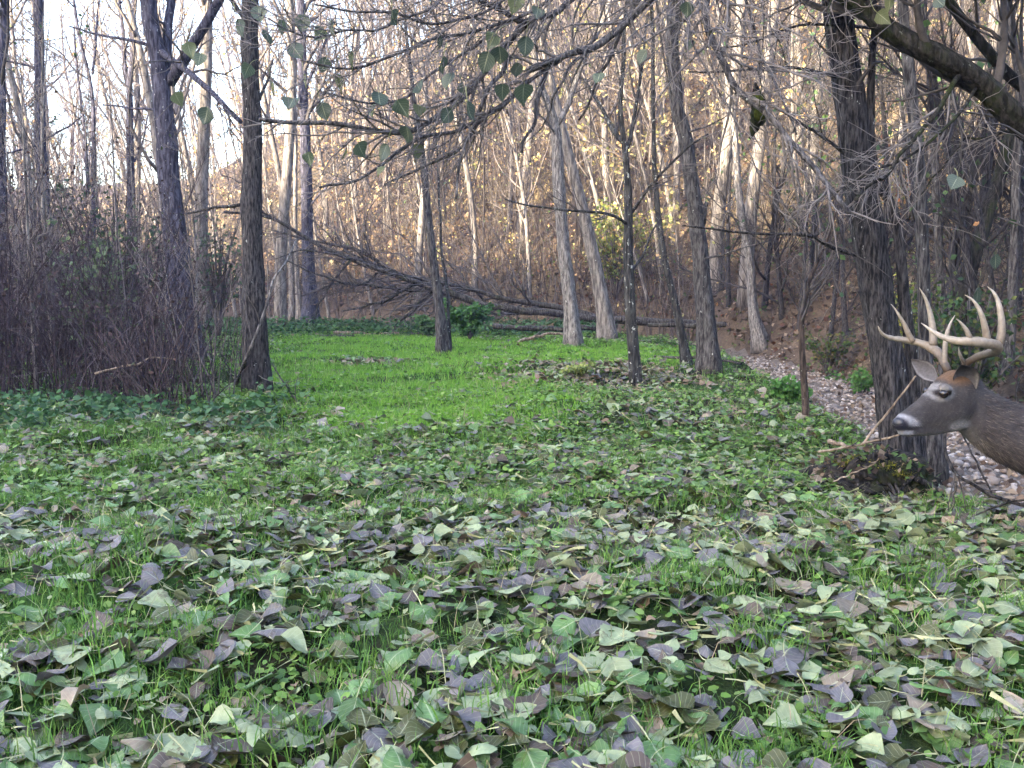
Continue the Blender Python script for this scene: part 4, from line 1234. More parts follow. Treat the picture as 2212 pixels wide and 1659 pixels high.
def fallen_leaves():
    rng = np.random.default_rng(55)
    # single large leaves, nearest the camera
    var = []
    for i in range(16):
        V, F, UV, isp = leaf_shape(rng, 13, 3, 0.10, rng.uniform(-.2, .4), rng.uniform(-.5, .5), rng.uniform(-.5, .5))
        var.append((V, F, UV, isp))
    meshes = {}
    x, y = scatter(rng, 300, 1.75, 3.5, 1.0, leaf_cover, m=0.0)
    order = np.argsort(y)
    mats = rot_mats(rng, 300, 0.2)
    z = H(x, y)
    tints = {}
    for j in order:
        kind = _names[int(rng.choice(len(_names), p=_shares))]
        v = int(rng.integers(0, 16))
        key = (kind, v)
        if key not in meshes:
            V, F, UV, isp = var[v]
            c = np.array(LEAF_PAL[kind][0]) * rng.uniform(.85, 1.2)
            edge = 1 - 0.25 * np.abs(UV[:, 1] - .5) * 2 * rng.random()
            cc = c[None] * edge[:, None] * rng.uniform(.85, 1.15, (len(V), 1))
            cc = np.where(isp[:, None] > 0, PET, cc)
            me = new_mesh("fallen_leaf", V, F, cc, UV)
            me.materials.append(M['leaf_single'])
            meshes[key] = me
        o = link("fallen_leaf", meshes[key])
        sz = rng.uniform(.062, .118)
        from mathutils import Matrix
        R = Matrix(mats[j].tolist()).to_4x4()
        o.matrix_world = Matrix.Translation((float(x[j]), float(y[j]), float(z[j] + rng.uniform(.018, .05)))) @ R @ Matrix.Scale(float(sz), 4)
        side_ = "left" if x[j] < -.17 * y[j] else ("right" if x[j] > .17 * y[j] else "middle")
        where = f"at the bottom {side_} of the near ground" if y[j] < 2.5 else f"a little way off at the {side_} of the near ground"
        big_ = "large" if sz > .1 else ("small" if sz < .08 else "medium")
        tag(o, f"{big_} {kind} fallen leaf {where}", "leaf", f"{kind} fallen leaves on the near ground")
    # the rest of the fallen leaves as one mass
    mb = MB()
    fine_shapes = [leaf_shape(rng, 6, 2, 0.0, rng.uniform(-.2, .7), rng.uniform(-.9, .9), rng.uniform(-.9, .9), True) for _ in range(20)]
    coarse = [leaf_shape(rng, 5, 1, 0.0, rng.uniform(-.2, .7), rng.uniform(-.9, .9), rng.uniform(-.9, .9), True, 3) for _ in range(20)]
    def batch(n, ylo, yhi, slo, shi, tilt, dens, power=1.0, zhi=.05, brown=0.0):
        shapes = fine_shapes if yhi < 4.2 else coarse
        x, y = scatter(rng, n, ylo, yhi, power, dens)
        z = H(x, y) + rng.uniform(.008, zhi, n)
        mats = rot_mats(rng, n, tilt)
        ki = rng.choice(len(_names), n, p=_shares)
        cols = np.array([LEAF_PAL[_names[k]][0] for k in ki]) * rng.uniform(.65, 1.3, (n, 1))
        br = rng.random(n) < brown
        cols[br] = pick_cols(rng, [(.16, .10, .06), (.22, .15, .09), (.11, .08, .055), (.25, .21, .15)], br.sum())
        sz = rng.uniform(slo, shi, n)
        which = rng.integers(0, len(shapes), n)
        for s in range(len(shapes)):
            V, F, UV, isp = shapes[s]
            m = np.where(which == s)[0]
            P = np.einsum('nij,vj->nvi', mats[m], V) * sz[m, None, None] + np.stack([x[m], y[m], z[m]], 1)[:, None]
            C = np.where(isp[None, :, None] > 0, PET[None, None] * .8, cols[m][:, None])
            C = np.broadcast_to(C, P.shape)
            FF = (np.arange(len(m))[:, None, None] * len(V) + F[None]).reshape(-1, 4)
            mb.add(P.reshape(-1, 3), FF, C.reshape(-1, 3), np.tile(UV, (len(m), 1)))
    batch(3300, 1.5, 4.0, .036, .10, .26, leaf_cover, zhi=.045)
    batch(1500, 1.5, 4.5, .018, .05, .4, None, zhi=.03, brown=.6)
    batch(7600, 3.5, 7.6, .032, .09, .28, leaf_cover, zhi=.05, brown=.06)
    batch(2000, 6.5, 18.5, .05, .11, .30, lambda x, y: leaf_cover(x, y) + .1 * (1 - path_mask(x, y)), brown=.35)
    batch(1000, 8.0, 15.5, .04, .10, .35, lambda x, y: sm(.9, .3, np.hypot((x - 0.9) / 1.7, (y - 10.6) / 2.1)) + sm(.6, .2, np.hypot((x + 1.75) / 1.0, (y - 12.2) / 1.2)) * .7, brown=.7)
    batch(1500, 1.6, 9.0, .03, .07, .35, lambda x, y: sm(.8, 1.6, x) * .9 + .05, zhi=.03, brown=.35)
    o = link("fallen_leaves", mb.mesh("fallen_leaves", uv=True), M['leaf'])
    tag(o, "carpet of mixed green, grey and brown fallen leaves", None, None, 'stuff')
fallen_leaves()

# ------------------------------------------------------------------ grass and low herbs
def blades(rng, x, y, h, w, cols, lean=.45, z=None, simple=False):
    n = len(x)
    z = H(x, y) - .005 if z is None else z
    a = rng.uniform(0, 2 * math.pi, n)
    b = rng.uniform(0, 2 * math.pi, n)
    side = np.stack([np.cos(a), np.sin(a), np.zeros(n)], 1)
    ln = np.stack([np.cos(b), np.sin(b), np.zeros(n)], 1) * (rng.uniform(.1, 1, n) * lean)[:, None]
    p = np.stack([x, y, z], 1)
    up = np.array([0, 0, 1.0])
    h_, w_ = h[:, None], w[:, None]
    m = p + (up * .6 + ln * .35) * h_
    t = p + (up * .92 + ln * 1.1) * h_
    if simple:
        V = np.stack([p - side * w_ * .55, p + side * w_ * .55, t], 1).reshape(-1, 3)
        return V, [np.arange(n * 3).reshape(-1, 3)], np.repeat(cols, 3, 0)
    V = np.stack([p - side * w_ * .5, p + side * w_ * .5, m - side * w_ * .4, m + side * w_ * .4, t], 1).reshape(-1, 3)
    i = np.arange(n)[:, None] * 5
    F4 = i + np.array([[0, 1, 3, 2]])
    F3 = i + np.array([[2, 3, 4]])
    return V, [F4, F3], np.repeat(cols, 5, 0)
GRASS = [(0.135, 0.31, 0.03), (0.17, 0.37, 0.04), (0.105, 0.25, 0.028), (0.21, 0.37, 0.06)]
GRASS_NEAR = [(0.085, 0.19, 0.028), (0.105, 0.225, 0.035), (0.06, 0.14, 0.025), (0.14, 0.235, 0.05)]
def grass():
    rng = np.random.default_rng(66)
    mb = MB()
    n = 92000
    x, y = scatter(rng, n, 5.8, 20.5, 1.35, lambda x, y: np.clip(path_mask(x, y) * (.75 + .35 * wav(x, y, 1.2, 3.3)), 0, 1))
    sc = .6 + .05 * y
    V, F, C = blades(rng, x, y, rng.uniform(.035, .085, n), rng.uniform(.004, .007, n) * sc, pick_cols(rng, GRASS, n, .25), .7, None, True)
    mb.add(V, F, C)
    n = 30000
    x, y = scatter(rng, n, 5.0, 20.5, 1.2, lambda x, y: np.clip(.45 + .7 * wav(x, y, 2.2, 8.0), .03, 1) * (1 - .6 * leaf_cover(x, y)))
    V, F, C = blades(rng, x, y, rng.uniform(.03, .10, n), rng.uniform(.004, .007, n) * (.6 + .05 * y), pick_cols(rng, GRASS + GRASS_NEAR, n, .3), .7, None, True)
    mb.add(V, F, C)
    # tufts between the near leaves
    nt = 430
    tx, ty = scatter(rng, nt, 1.6, 6.5, 1.0, lambda x, y: np.clip(.35 + .7 * wav(x, y, 1.1, 9.0) + .35 * sm(0, -1, x), .02, 1))
    k = 48
    x = np.repeat(tx, k) + rng.normal(0, .055, nt * k)
    y = np.repeat(ty, k) + rng.normal(0, .055, nt * k)
    hh = np.repeat(rng.uniform(.05, .13, nt), k) * rng.uniform(.5, 1.2, nt * k)
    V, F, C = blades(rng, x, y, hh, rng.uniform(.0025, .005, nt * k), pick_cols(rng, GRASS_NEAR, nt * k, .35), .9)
    mb.add(V, F, C)
    n = 38000
    x, y = scatter(rng, n, 1.5, 6.6, 1.0, lambda x, y: np.clip(.3 + .5 * wav(x, y, .9, 2.0) + .3 * sm(0, -1.5, x), .04, 1))
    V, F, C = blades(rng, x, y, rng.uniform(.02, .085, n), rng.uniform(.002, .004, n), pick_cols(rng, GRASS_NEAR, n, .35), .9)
    mb.add(V, F, C)
    # dead straws
    n = 5200
    x, y = scatter(rng, n, 1.6, 12.0, 1.0)
    V, F, C = blades(rng, x, y, rng.uniform(.03, .14, n), rng.uniform(.0015, .003, n), pick_cols(rng, [(.38, .36, .22), (.3, .3, .16), (.25, .2, .13)], n, .3), 1.8, H(x, y) + .02)
    mb.add(V, F, C)
    o = link("grass", mb.mesh("grass"), M['grass'])
    tag(o, "bright green short grass of the clearing", None, None, 'stuff')
grass()

def rosettes(rng, x, y, zlo, zhi, size, cols, tilt=.35, z=None):
    """small round herb leaves, six sided"""
    n = len(x)
    z = (H(x, y) if z is None else z) + rng.uniform(zlo, zhi, n)
    a = np.linspace(0, 2 * math.pi, 6, endpoint=False)
    base = np.stack([np.cos(a), np.sin(a) * .85, .18 * np.abs(np.sin(a))], 1)
    base = np.vstack([base])
    mats = rot_mats(rng, n, tilt)
    P = np.einsum('nij,vj->nvi', mats, base) * size[:, None, None] + np.stack([x, y, z], 1)[:, None]
    i = np.arange(n)[:, None] * 6
    F = np.concatenate([i + np.array([[0, 1, 2, 3]]), i + np.array([[0, 3, 4, 5]])])
    return P.reshape(-1, 3), F, np.repeat(cols, 6, 0)
HERB = [(0.10, 0.19, 0.03), (0.135, 0.235, 0.045), (0.07, 0.14, 0.028), (0.17, 0.26, 0.065), (0.075, 0.145, 0.04)]
def herbs():
    rng = np.random.default_rng(67)
    mb = MB()
    for n, a, b, pw, s0, s1, zh, dens in [
            (15000, 1.5, 5.0, 1.0, .007, .016, .035, lambda x, y: np.clip(.35 + .6 * wav(x, y, .8, 12.0), .03, 1)),
            (22000, 4.4, 9.5, 1.0, .010, .021, .06, lambda x, y: np.clip(.55 + .6 * wav(x, y, 1.5, 5.0), .05, 1) * (1 - .5 * path_mask(x, y)) * sm(7.5, 5.5, y - x * .3) + .25),
            (20000, 8.0, 22.0, 1.0, .014, .028, .07, lambda x, y: np.clip(.5 + .6 * wav(x, y, 2.5, 6.0), .08, 1) * (1 - .7 * path_mask(x, y)) * (1 - .8 * sm(.9, .3, np.hypot((x - .9) / 1.7, (y - 10.6) / 2.1))))]:
        x, y = scatter(rng, n, a, b, pw, dens)
        V, F, C = rosettes(rng, x, y, .01, zh, rng.uniform(s0, s1, n), pick_cols(rng, HERB, n, .3))
        mb.add(V, F, C)
    # taller nettles and herbs along the foot of the brush and at the far edge of the grass
    for n, dens, a, b, zh in [(2600, lambda x, y: sm(.9, 0, np.abs(y - (6.9 + .5 * wav(x, y, 1.5, 7.0))))*np.clip(.4+.8*wav(x,y,.7,3.0),.05,1) * sm(-1.4, -2.0, x), 5.5, 8.5, .16),
                              (9000, lambda x, y: sm(1.8, .6, np.abs(y - 19.6)) * sm(2.5, 1, x), 17, 23, .3)]:
        x, y = scatter(rng, n, a, b, 1.0, dens)
        V, F, C = rosettes(rng, x, y, .01, zh, rng.uniform(.012, .03, n) * (1 + .03 * (y - 6)), pick_cols(rng, [(.04, .10, .03), (.06, .13, .045), (.035, .085, .035)], n, .3), .5)
        mb.add(V, F, C)
    o = link("ground_ivy", mb.mesh("ground_ivy"), M['grass'])
    tag(o, "low round-leaved green herbs covering the ground", None, None, 'stuff')
herbs()

def bush(name, label, u, v, Y, wx, h, n, pal, seed, size=(.05, .09), ground=True, cat="bush"):
    rng = np.random.default_rng(seed)
    p = W(u, v, Y)
    b = np.array([p[0], Y, Hs(p[0], Y)])
    t = thing(name, label, cat, b)
    m = 22
    a = rng.uniform(0, 6.28, m)
    tip = np.stack([np.cos(a) * rng.uniform(.1, 1, m) * wx * .5, np.sin(a) * rng.uniform(.1, 1, m) * wx * .4, rng.uniform(.55, 1, m) * h], 1)
    P = np.stack([smooth_line([np.zeros(3), q * np.array([.3, .3, .6]), q], 8) for q in tip])
    R = np.repeat(np.linspace(.012, .004, 8)[None], m, 0) * h
    p2, r2 = grow(rng, P, R, 90, .25, 1, (25, 65), (.25, .5), .6, .01, 5, .2, .05, rmin=.002)
    mb = MB()
    mb.add(*tubes(P, R, 5), TWIG_GREY)
    mb.add(*tubes(p2, r2, 3), TWIG_GREY)
    link("stems", mb.mesh("stems"), M['twig'], t)
    pts = np.concatenate([along(rng, p2, n * 3 // 4, .1), along(rng, P, n - n * 3 // 4, .35)]) + rng.normal(0, .03, (n, 3)) * h
    V, F, C = quads(rng, pts, rng.uniform(size[0], size[1], n), pick_cols(rng, pal, n, .3), .6, .75)
    link("foliage", new_mesh("foliage", V, F, C), M['small_leaf'], t)
bush("green_bush", "low bright green leafy bush right of the slender clearing tree", 1015, 745, 16.8, 1.05, .62, 2600, [(.06, .15, .04), (.08, .19, .05), (.045, .11, .035)], 1)
bush("green_bush", "small green bush behind the slender clearing tree", 925, 740, 18.0, .6, .45, 900, [(.07, .14, .05), (.09, .18, .06)], 2)
bush("leafy_shrub", "tall dark green shrub behind the left trunks", 250, 620, 15, 2.4, 2.3, 1500, [(.04, .085, .04), (.055, .10, .045), (.035, .07, .035)], 3, (.06, .1))
bush("leafy_shrub", "thin green shrub left of the vine tree", 470, 640, 18, 1.6, 2.3, 420, [(.045, .09, .045), (.06, .11, .05)], 4, (.06, .1))
bush("leafy_shrub", "loose pale green leafed shrub inside the left brush", 215, 700, 9.5, 1.2, 1.5, 700, [(.10, .15, .07), (.13, .18, .08)], 5, (.05, .08))
bush("slope_shrub", "green leaved shrub on the slope right of the stubbed tree", 1790, 690, 16.5, 1.5, 0.8, 450, [(.06, .12, .03), (.09, .14, .03), (.14, .12, .03)], 6, (.05, .08))
bush("slope_shrub", "yellow green shrub on the hillside above the fallen tree", 1330, 640, 25.0, 3.0, 2.4, 2600, [(.16, .20, .05), (.12, .17, .045), (.22, .2, .05)], 7, (.07, .12))
bush("slope_shrub", "dark leafy shrub on the slope behind the antlers", 2100, 760, 10.0, 1.6, 1.5, 1500, [(.035, .08, .025), (.06, .11, .03), (.1, .12, .03)], 8, (.05, .08))
bush("slope_shrub", "yellow leaved shrub between the furrowed tree and the antlers", 1960, 620, 13.0, 1.4, 1.8, 500, [(.30, .30, .05), (.16, .2, .05)], 9, (.05, .08))
bush("slope_shrub", "red tinged shrub high on the right slope", 1960, 480, 19.0, 2.6, 2.2, 1100, [(.20, .08, .035), (.10, .13, .03), (.25, .14, .05)], 10, (.06, .1))
bush("creek_fern", "bright green grassy clump on the bank beside the creek sapling", 1700, 885, 8.9, .5, .25, 500, [(.08, .2, .04), (.1, .24, .05)], 11, (.04, .07), cat="plant")
bush("creek_plant", "small green plant on the far creek bank", 1860, 850, 13.4, .9, .35, 500, [(.08, .2, .04), (.1, .2, .05)], 12, (.04, .08), cat="plant")
bush("moss_tuft", "pale yellow green tuft in the brown patch of grass", 1245, 812, 10.2, .45, .14, 500, [(.28, .32, .09), (.2, .27, .07)], 13, (.03, .05), cat="plant")

# ------------------------------------------------------------------ brush thicket on the left and undergrowth on the hill
def brush():
    rng = np.random.default_rng(71)
    mb = MB()
    n = 5400
    y = 7.2 + 7.0 * rng.random(n)
    u = rng.uniform(-160, 545, n)
    x = (u - CX) / FOC * y
    front = 7.5 + .75 * wav(x, x * .3, 1.3, 4.0) + .35 * sm(-2.4, -4.5, x)
    clump = wav(x, y, .9, 5.5)
    keep = (y > front) & (u < 525) & (rng.random(n) < (.6 + .6 * clump) * (.10 + .90 * sm(430, 290, u + 60 * wav(x, y, 2.0, 2.0))))
    x, y = x[keep], y[keep]
    n = len(x)
    dense = .85 + .45 * wav(x, y, 1.6, 5.5)
    h = rng.gamma(3, .32, n) * np.clip(dense, .35, 1.4) * np.interp(x / y, [-.52, -.40, -.3], [1.25, 1.1, .75])
    h = np.clip(h, .2, 2.6)
    k = 6
    a = rng.uniform(0, 6.28, n)
    lean = rng.uniform(.05, .75, n)
    t = np.linspace(0, 1, k)[None, :]
    P = np.empty((n, k, 3))
    P[:, :, 0] = x[:, None] + np.cos(a)[:, None] * lean[:, None] * h[:, None] * t ** 1.6 + rng.normal(0, .012, (n, k)) * (t > 0)
    P[:, :, 1] = y[:, None] + np.sin(a)[:, None] * lean[:, None] * h[:, None] * t ** 1.6 + rng.normal(0, .012, (n, k)) * (t > 0)
    P[:, :, 2] = H(x, y)[:, None] - .02 + h[:, None] * (t - .18 * lean[:, None] * t ** 2)
    R = rng.uniform(.0025, .006, n)[:, None] * (1 - .65 * t)
    pal = [(.050, .034, .040), (.065, .045, .05), (.038, .028, .036), (.13, .108, .115), (.028, .022, .027)]  # brown stems with the violet of the lens veil mixed in
    mb.add(*_tint(tubes(P, R, 3, False), pick_cols(rng, pal, n, .3), k * 3))
    p2, r2 = grow(rng, P, R, 5200, .25, 1, (25, 75), (.2, .5), .6, .004, 4, .25, .02, rmin=.0017)
    mb.add(*_tint(tubes(p2, r2, 3, False), pick_cols(rng, pal, 5200, .3), 12))
    p3, r3 = grow(rng, p2, r2, 6000, .2, 1, (25, 75), (.3, .7), .6, .003, 3, .25, .0, rmin=.0015)
    mb.add(*_tint(tubes(p3, r3, 3, False), pick_cols(rng, pal, 6000, .3), 9))
    nl = 9000
    pts = np.concatenate([along(rng, p3, nl // 2, .2), along(rng, P, nl // 2, .05)]) + rng.normal(0, .02, (nl, 3))
    V, F, C = quads(rng, pts, rng.uniform(.02, .045, nl), pick_cols(rng, [(.060, .038, .034), (.08, .052, .048), (.04, .03, .032), (.05, .065, .03)], nl, .3))
    mb.add(V, F, C)
    o = link("undergrowth", mb.mesh("undergrowth"), M['twig'])
    tag(o, "tangled brown leafless brush thicket at the left", None, None, 'stuff')
def _tint(vf, cols, per):
    V, F = vf
    return V, F, np.repeat(cols, per, 0)
brush()
def cane_clump(label, u, v, n, h, seed, spread=.12, col=(.10, .065, .055), fan=.35):
    rng = np.random.default_rng(seed)
    b = hit(u, v)
    t = thing("cane_clump", label, "shrub", b)
    mb = None
    for i in range(n):
        a = rng.uniform(0, 6.28)
        p0 = np.array([rng.normal(0, spread), rng.normal(0, spread * .6), -.03])
        hh = h * rng.uniform(.6, 1.1)
        tip = p0 + np.array([rng.normal(0, fan) * hh, rng.normal(0, fan * .6) * hh, hh])
        P = jitter_line(rng, smooth_line([p0, p0 * .7 + tip * .3 + np.array([0, 0, .08 * hh]), tip], 10), .008)
        R = np.linspace(.006, .002, 10) * rng.uniform(.7, 1.5)
        V, F = tubes(P[None], R[None], 5)
        c = np.array(col) * rng.uniform(.7, 1.6)
        cn = link("cane", new_mesh("cane", V, F, np.broadcast_to(c, V.shape)), M['twig'], t)
        p2, r2 = grow(rng, P[None], R[None], 5, .35, 1, (20, 55), (.2, .45), .6, .004, 6, .15, .05, rmin=.0015)
        V, F = tubes(p2, r2, 4)
        tag(link("twigs", new_mesh("twigs", V, F, np.broadcast_to(c, V.shape)), M['twig'], cn), kind='stuff')
cane_clump("upright reddish canes at the right end of the brush", 340, 890, 24, .85, 1, .12, (.085, .06, .06))
cane_clump("dark fanned canes at the foot of the brush", 405, 890, 16, .6, 2, .15, (.05, .04, .04), .5)
cane_clump("thin pale canes just left of the vine tree", 475, 870, 10, 1.3, 3, .12, (.14, .12, .11), .22)
cane_clump("tall bare canes in the middle of the brush", 330, 850, 12, 1.8, 4, .2, (.09, .08, .08), .25)

def hill_litter():
    rng = np.random.default_rng(72)
    mb = MB()
    def spots(n, ylo, yhi, ok):
        xs, ys = [], []
        g = 0
        while g < n:
            y = ylo + (yhi - ylo) * rng.random(n * 2) ** 1.3
            x = rng.uniform(-.62, .62, n * 2) * y
            s = creek_s(x, y)
            m = ok(s, x, y)
            xs.append(x[m]); ys.append(y[m]); g += m.sum()
        return np.concatenate(xs)[:n], np.concatenate(ys)[:n]
    n = 18000
    x, y = spots(n, 33, 85, lambda s, x, y: s > 1.0)
    V, F, C = quads(rng, np.stack([x, y, H(x, y) + rng.uniform(.02, .12, n)], 1), rng.uniform(.16, .34, n),
                    pick_cols(rng, [(.45, .35, .2), (.36, .25, .14), (.5, .42, .24), (.3, .2, .12)], n, .3), .35, .8)  # pale litter colours carry the brightness of the sunlit slope
    mb.add(V, F, C)
    n = 46000
    x, y = spots(n, 6, 40, lambda s, x, y: s > 1.0)
    V, F, C = quads(rng, np.stack([x, y, H(x, y) + rng.uniform(.005, .06, n)], 1), rng.uniform(.045, .11, n) * (.8 + .02 * y),
                    pick_cols(rng, [(.10, .072, .052), (.16, .11, .075), (.06, .046, .036), (.25, .19, .13), (.13, .062, .038), (.13, .105, .078)], n, .3), .35, .8)  # litter colours lowered to deepen the shade of the near slope
    mb.add(V, F, C)
    n = 1500
    x, y = spots(n, 3, 20, lambda s, x, y: np.abs(s) < 1.3)
    V, F, C = quads(rng, np.stack([x, y, H(x, y) + rng.uniform(.02, .06, n)], 1), rng.uniform(.04, .09, n),
                    pick_cols(rng, [(.15, .10, .07), (.22, .15, .10), (.09, .065, .05), (.26, .2, .14)], n, .3), .35, .8)
    mb.add(V, F, C)
    n = 4500
    x, y = spots(n, 6, 30, lambda s, x, y: (s > .7) & (wav(x, y, 3.0, 2.0) > .0))
    V, F, C = quads(rng, np.stack([x, y, H(x, y) + rng.uniform(.02, .25, n)], 1), rng.uniform(.04, .08, n),
                    pick_cols(rng, [(.05, .10, .025), (.08, .13, .03), (.10, .14, .03)], n, .3), .6, .8)
    mb.add(V, F, C)
    o = link("leaf_litter", mb.mesh("leaf_litter"), M['small_leaf'])
    tag(o, "brown and rust leaf litter covering the hillside", None, None, 'stuff')
    # thin dead stems and twigs standing on the slope
    mb = MB()
    n = 3000
    x, y = spots(n - 1300, 7.5, 46, lambda s, x, y: s > 1.1)
    x2, y2 = spots(1300, 21, 36, lambda s, x, y: (s > .5) & (s < 9) & (x < 4))
    x, y = np.concatenate([x, x2]), np.concatenate([y, y2])
    h = rng.uniform(.4, 1.9, n) * (.5 + .045 * y)
    k = 6
    t = np.linspace(0, 1, k)[None]
    a = rng.uniform(0, 6.28, n)
    ln = rng.uniform(.05, .6, n)
    P = np.empty((n, k, 3))
    P[:, :, 0] = x[:, None] + (np.cos(a) * ln * h)[:, None] * t ** 1.4 + rng.normal(0, .02, (n, k))
    P[:, :, 1] = y[:, None] + (np.sin(a) * ln * h)[:, None] * t ** 1.4
    P[:, :, 2] = H(x, y)[:, None] - .03 + h[:, None] * t
    R = rng.uniform(.003, .009, n)[:, None] * (1 - .6 * t) * (.7 + .03 * y[:, None])
    pal = [(.075, .06, .058), (.13, .11, .10), (.06, .05, .045), (.2, .18, .16)]
    mb.add(*_tint(tubes(P, R, 3, False), pick_cols(rng, pal, n, .3), k * 3))
    p2, r2 = grow(rng, P, R, 7500, .2, 1, (25, 75), (.25, .6), .6, .006, 4, .22, .05, rmin=.0028)
    mb.add(*_tint(tubes(p2, r2, 3, False), pick_cols(rng, pal, 7500, .3), 12))
    p3, r3 = grow(rng, p2, r2, 8500, .2, 1, (25, 75), (.3, .7), .6, .005, 3, .22, .05, rmin=.0025)
    mb.add(*_tint(tubes(p3, r3, 3, False), pick_cols(rng, pal, 8500, .3), 9))
    nl = 5000
    pts = along(rng, p3, nl, .2)
    V, F, C = quads(rng, pts, rng.uniform(.05, .09, nl), pick_cols(rng, YELLOW + RUST + GRN, nl, .3))
    mb.add(V, F, C)
    o = link("hill_undergrowth", mb.mesh("hill_undergrowth"), M['twig'])
    tag(o, "thin bare stems and twigs standing over the hillside", None, None, 'stuff')
hill_litter()

# ------------------------------------------------------------------ stones of the creek bed
def stones():
    rng = np.random.default_rng(81)
    pal = [(.33, .28, .24), (.40, .35, .31), (.24, .20, .17), (.48, .43, .39), (.28, .21, .16), (.17, .145, .13)]
    def shape(sub, amp):
        V, F = lump(rng, (0, 0, 0), (1, rng.uniform(.6, .95), rng.uniform(.4, .65)), amp, sub)
        return V, F
    kinds = []
    for i in range(14):
        V, F = shape(2, .22)
        me = new_mesh("creek_stone", V, F, np.broadcast_to(np.array(pal[i % len(pal)]) * rng.uniform(.85, 1.15), V.shape))
        me.materials.append(M['stone'])
        kinds.append(me)
    def spots(n, ylo, yhi, pw=1.0):
        xs, ys = [], []
        g = 0
        while g < n:
            y = ylo + (yhi - ylo) * rng.random(n * 3) ** pw
            j = np.interp(y, _C[::-1, 1] if _C[0, 1] > _C[-1, 1] else _C[:, 1], _C[:, 0])
            x = j + rng.uniform(-1.25, 1.3, n * 3)
            s = creek_s(x, y)
            m = (np.abs(s) < 1.1 + .1 * rng.normal(size=n * 3))
            xs.append(x[m]); ys.append(y[m]); g += m.sum()
        return np.concatenate(xs)[:n], np.concatenate(ys)[:n]
    STONE = ["grey", "pale", "dull", "whitish", "tan", "dark grey"]
    x, y = spots(2400, 5.6, 12.5)
    view = (x / y < .53) & (y > 5.6)
    x, y = x[view][:300], y[view][:300]
    z = H(x, y)
    for i in range(len(x)):
        o = link("creek_stone", kinds[int(rng.integers(0, 14))])
        s = rng.uniform(.026, .058)
        o.location = (float(x[i]), float(y[i]), float(z[i] + s * .3))
        o.rotation_euler = (rng.normal(0, .25), rng.normal(0, .25), rng.uniform(0, 6.28))
        o.scale = (s, s, s)
        uu = CX + x[i] / y[i] * FOC
        tag(o, ("large " if s > .042 else "small ") + STONE[int(kinds.index(o.data)) % 6] + " stone in the creek bed " + ("left of the furrowed tree" if uu < 1880 else "below the buck at the right edge" if uu > 2020 else "behind the furrowed tree"), "stone", "stones of the creek bed")
    mb = MB()
    shp = [shape(1, .2) for _ in range(8)]
    for n, lo, hi, s0, s1, pw in [(8200, 3.0, 19.5, .012, .04, 1.0), (1500, -1.0, 6, .015, .045, 1.0)]:
        x, y = spots(n, lo, hi, pw)
        z = H(x, y)
        sz = rng.uniform(s0, s1, n)
        mats = rot_mats(rng, n, .3)
        which = rng.integers(0, 8, n)
        cols = pick_cols(rng, pal, n, .25)
        for k in range(8):
            m = np.where(which == k)[0]
            V, F = shp[k]
            P = np.einsum('nij,vj->nvi', np.abs(np.linalg.det(mats[m]))[:, None, None] * mats[m], V) * sz[m, None, None] + np.stack([x[m], y[m], z[m] + sz[m] * .25], 1)[:, None]
            FF = (np.arange(len(m))[:, None, None] * len(V) + F[None]).reshape(-1, 3)
            mb.add(P.reshape(-1, 3), FF, np.repeat(cols[m], len(V), 0))
    o = link("creek_gravel", mb.mesh("creek_gravel"), M['stone'])
    tag(o, "small pale stones and gravel filling the creek bed", None, None, 'stuff')
stones()

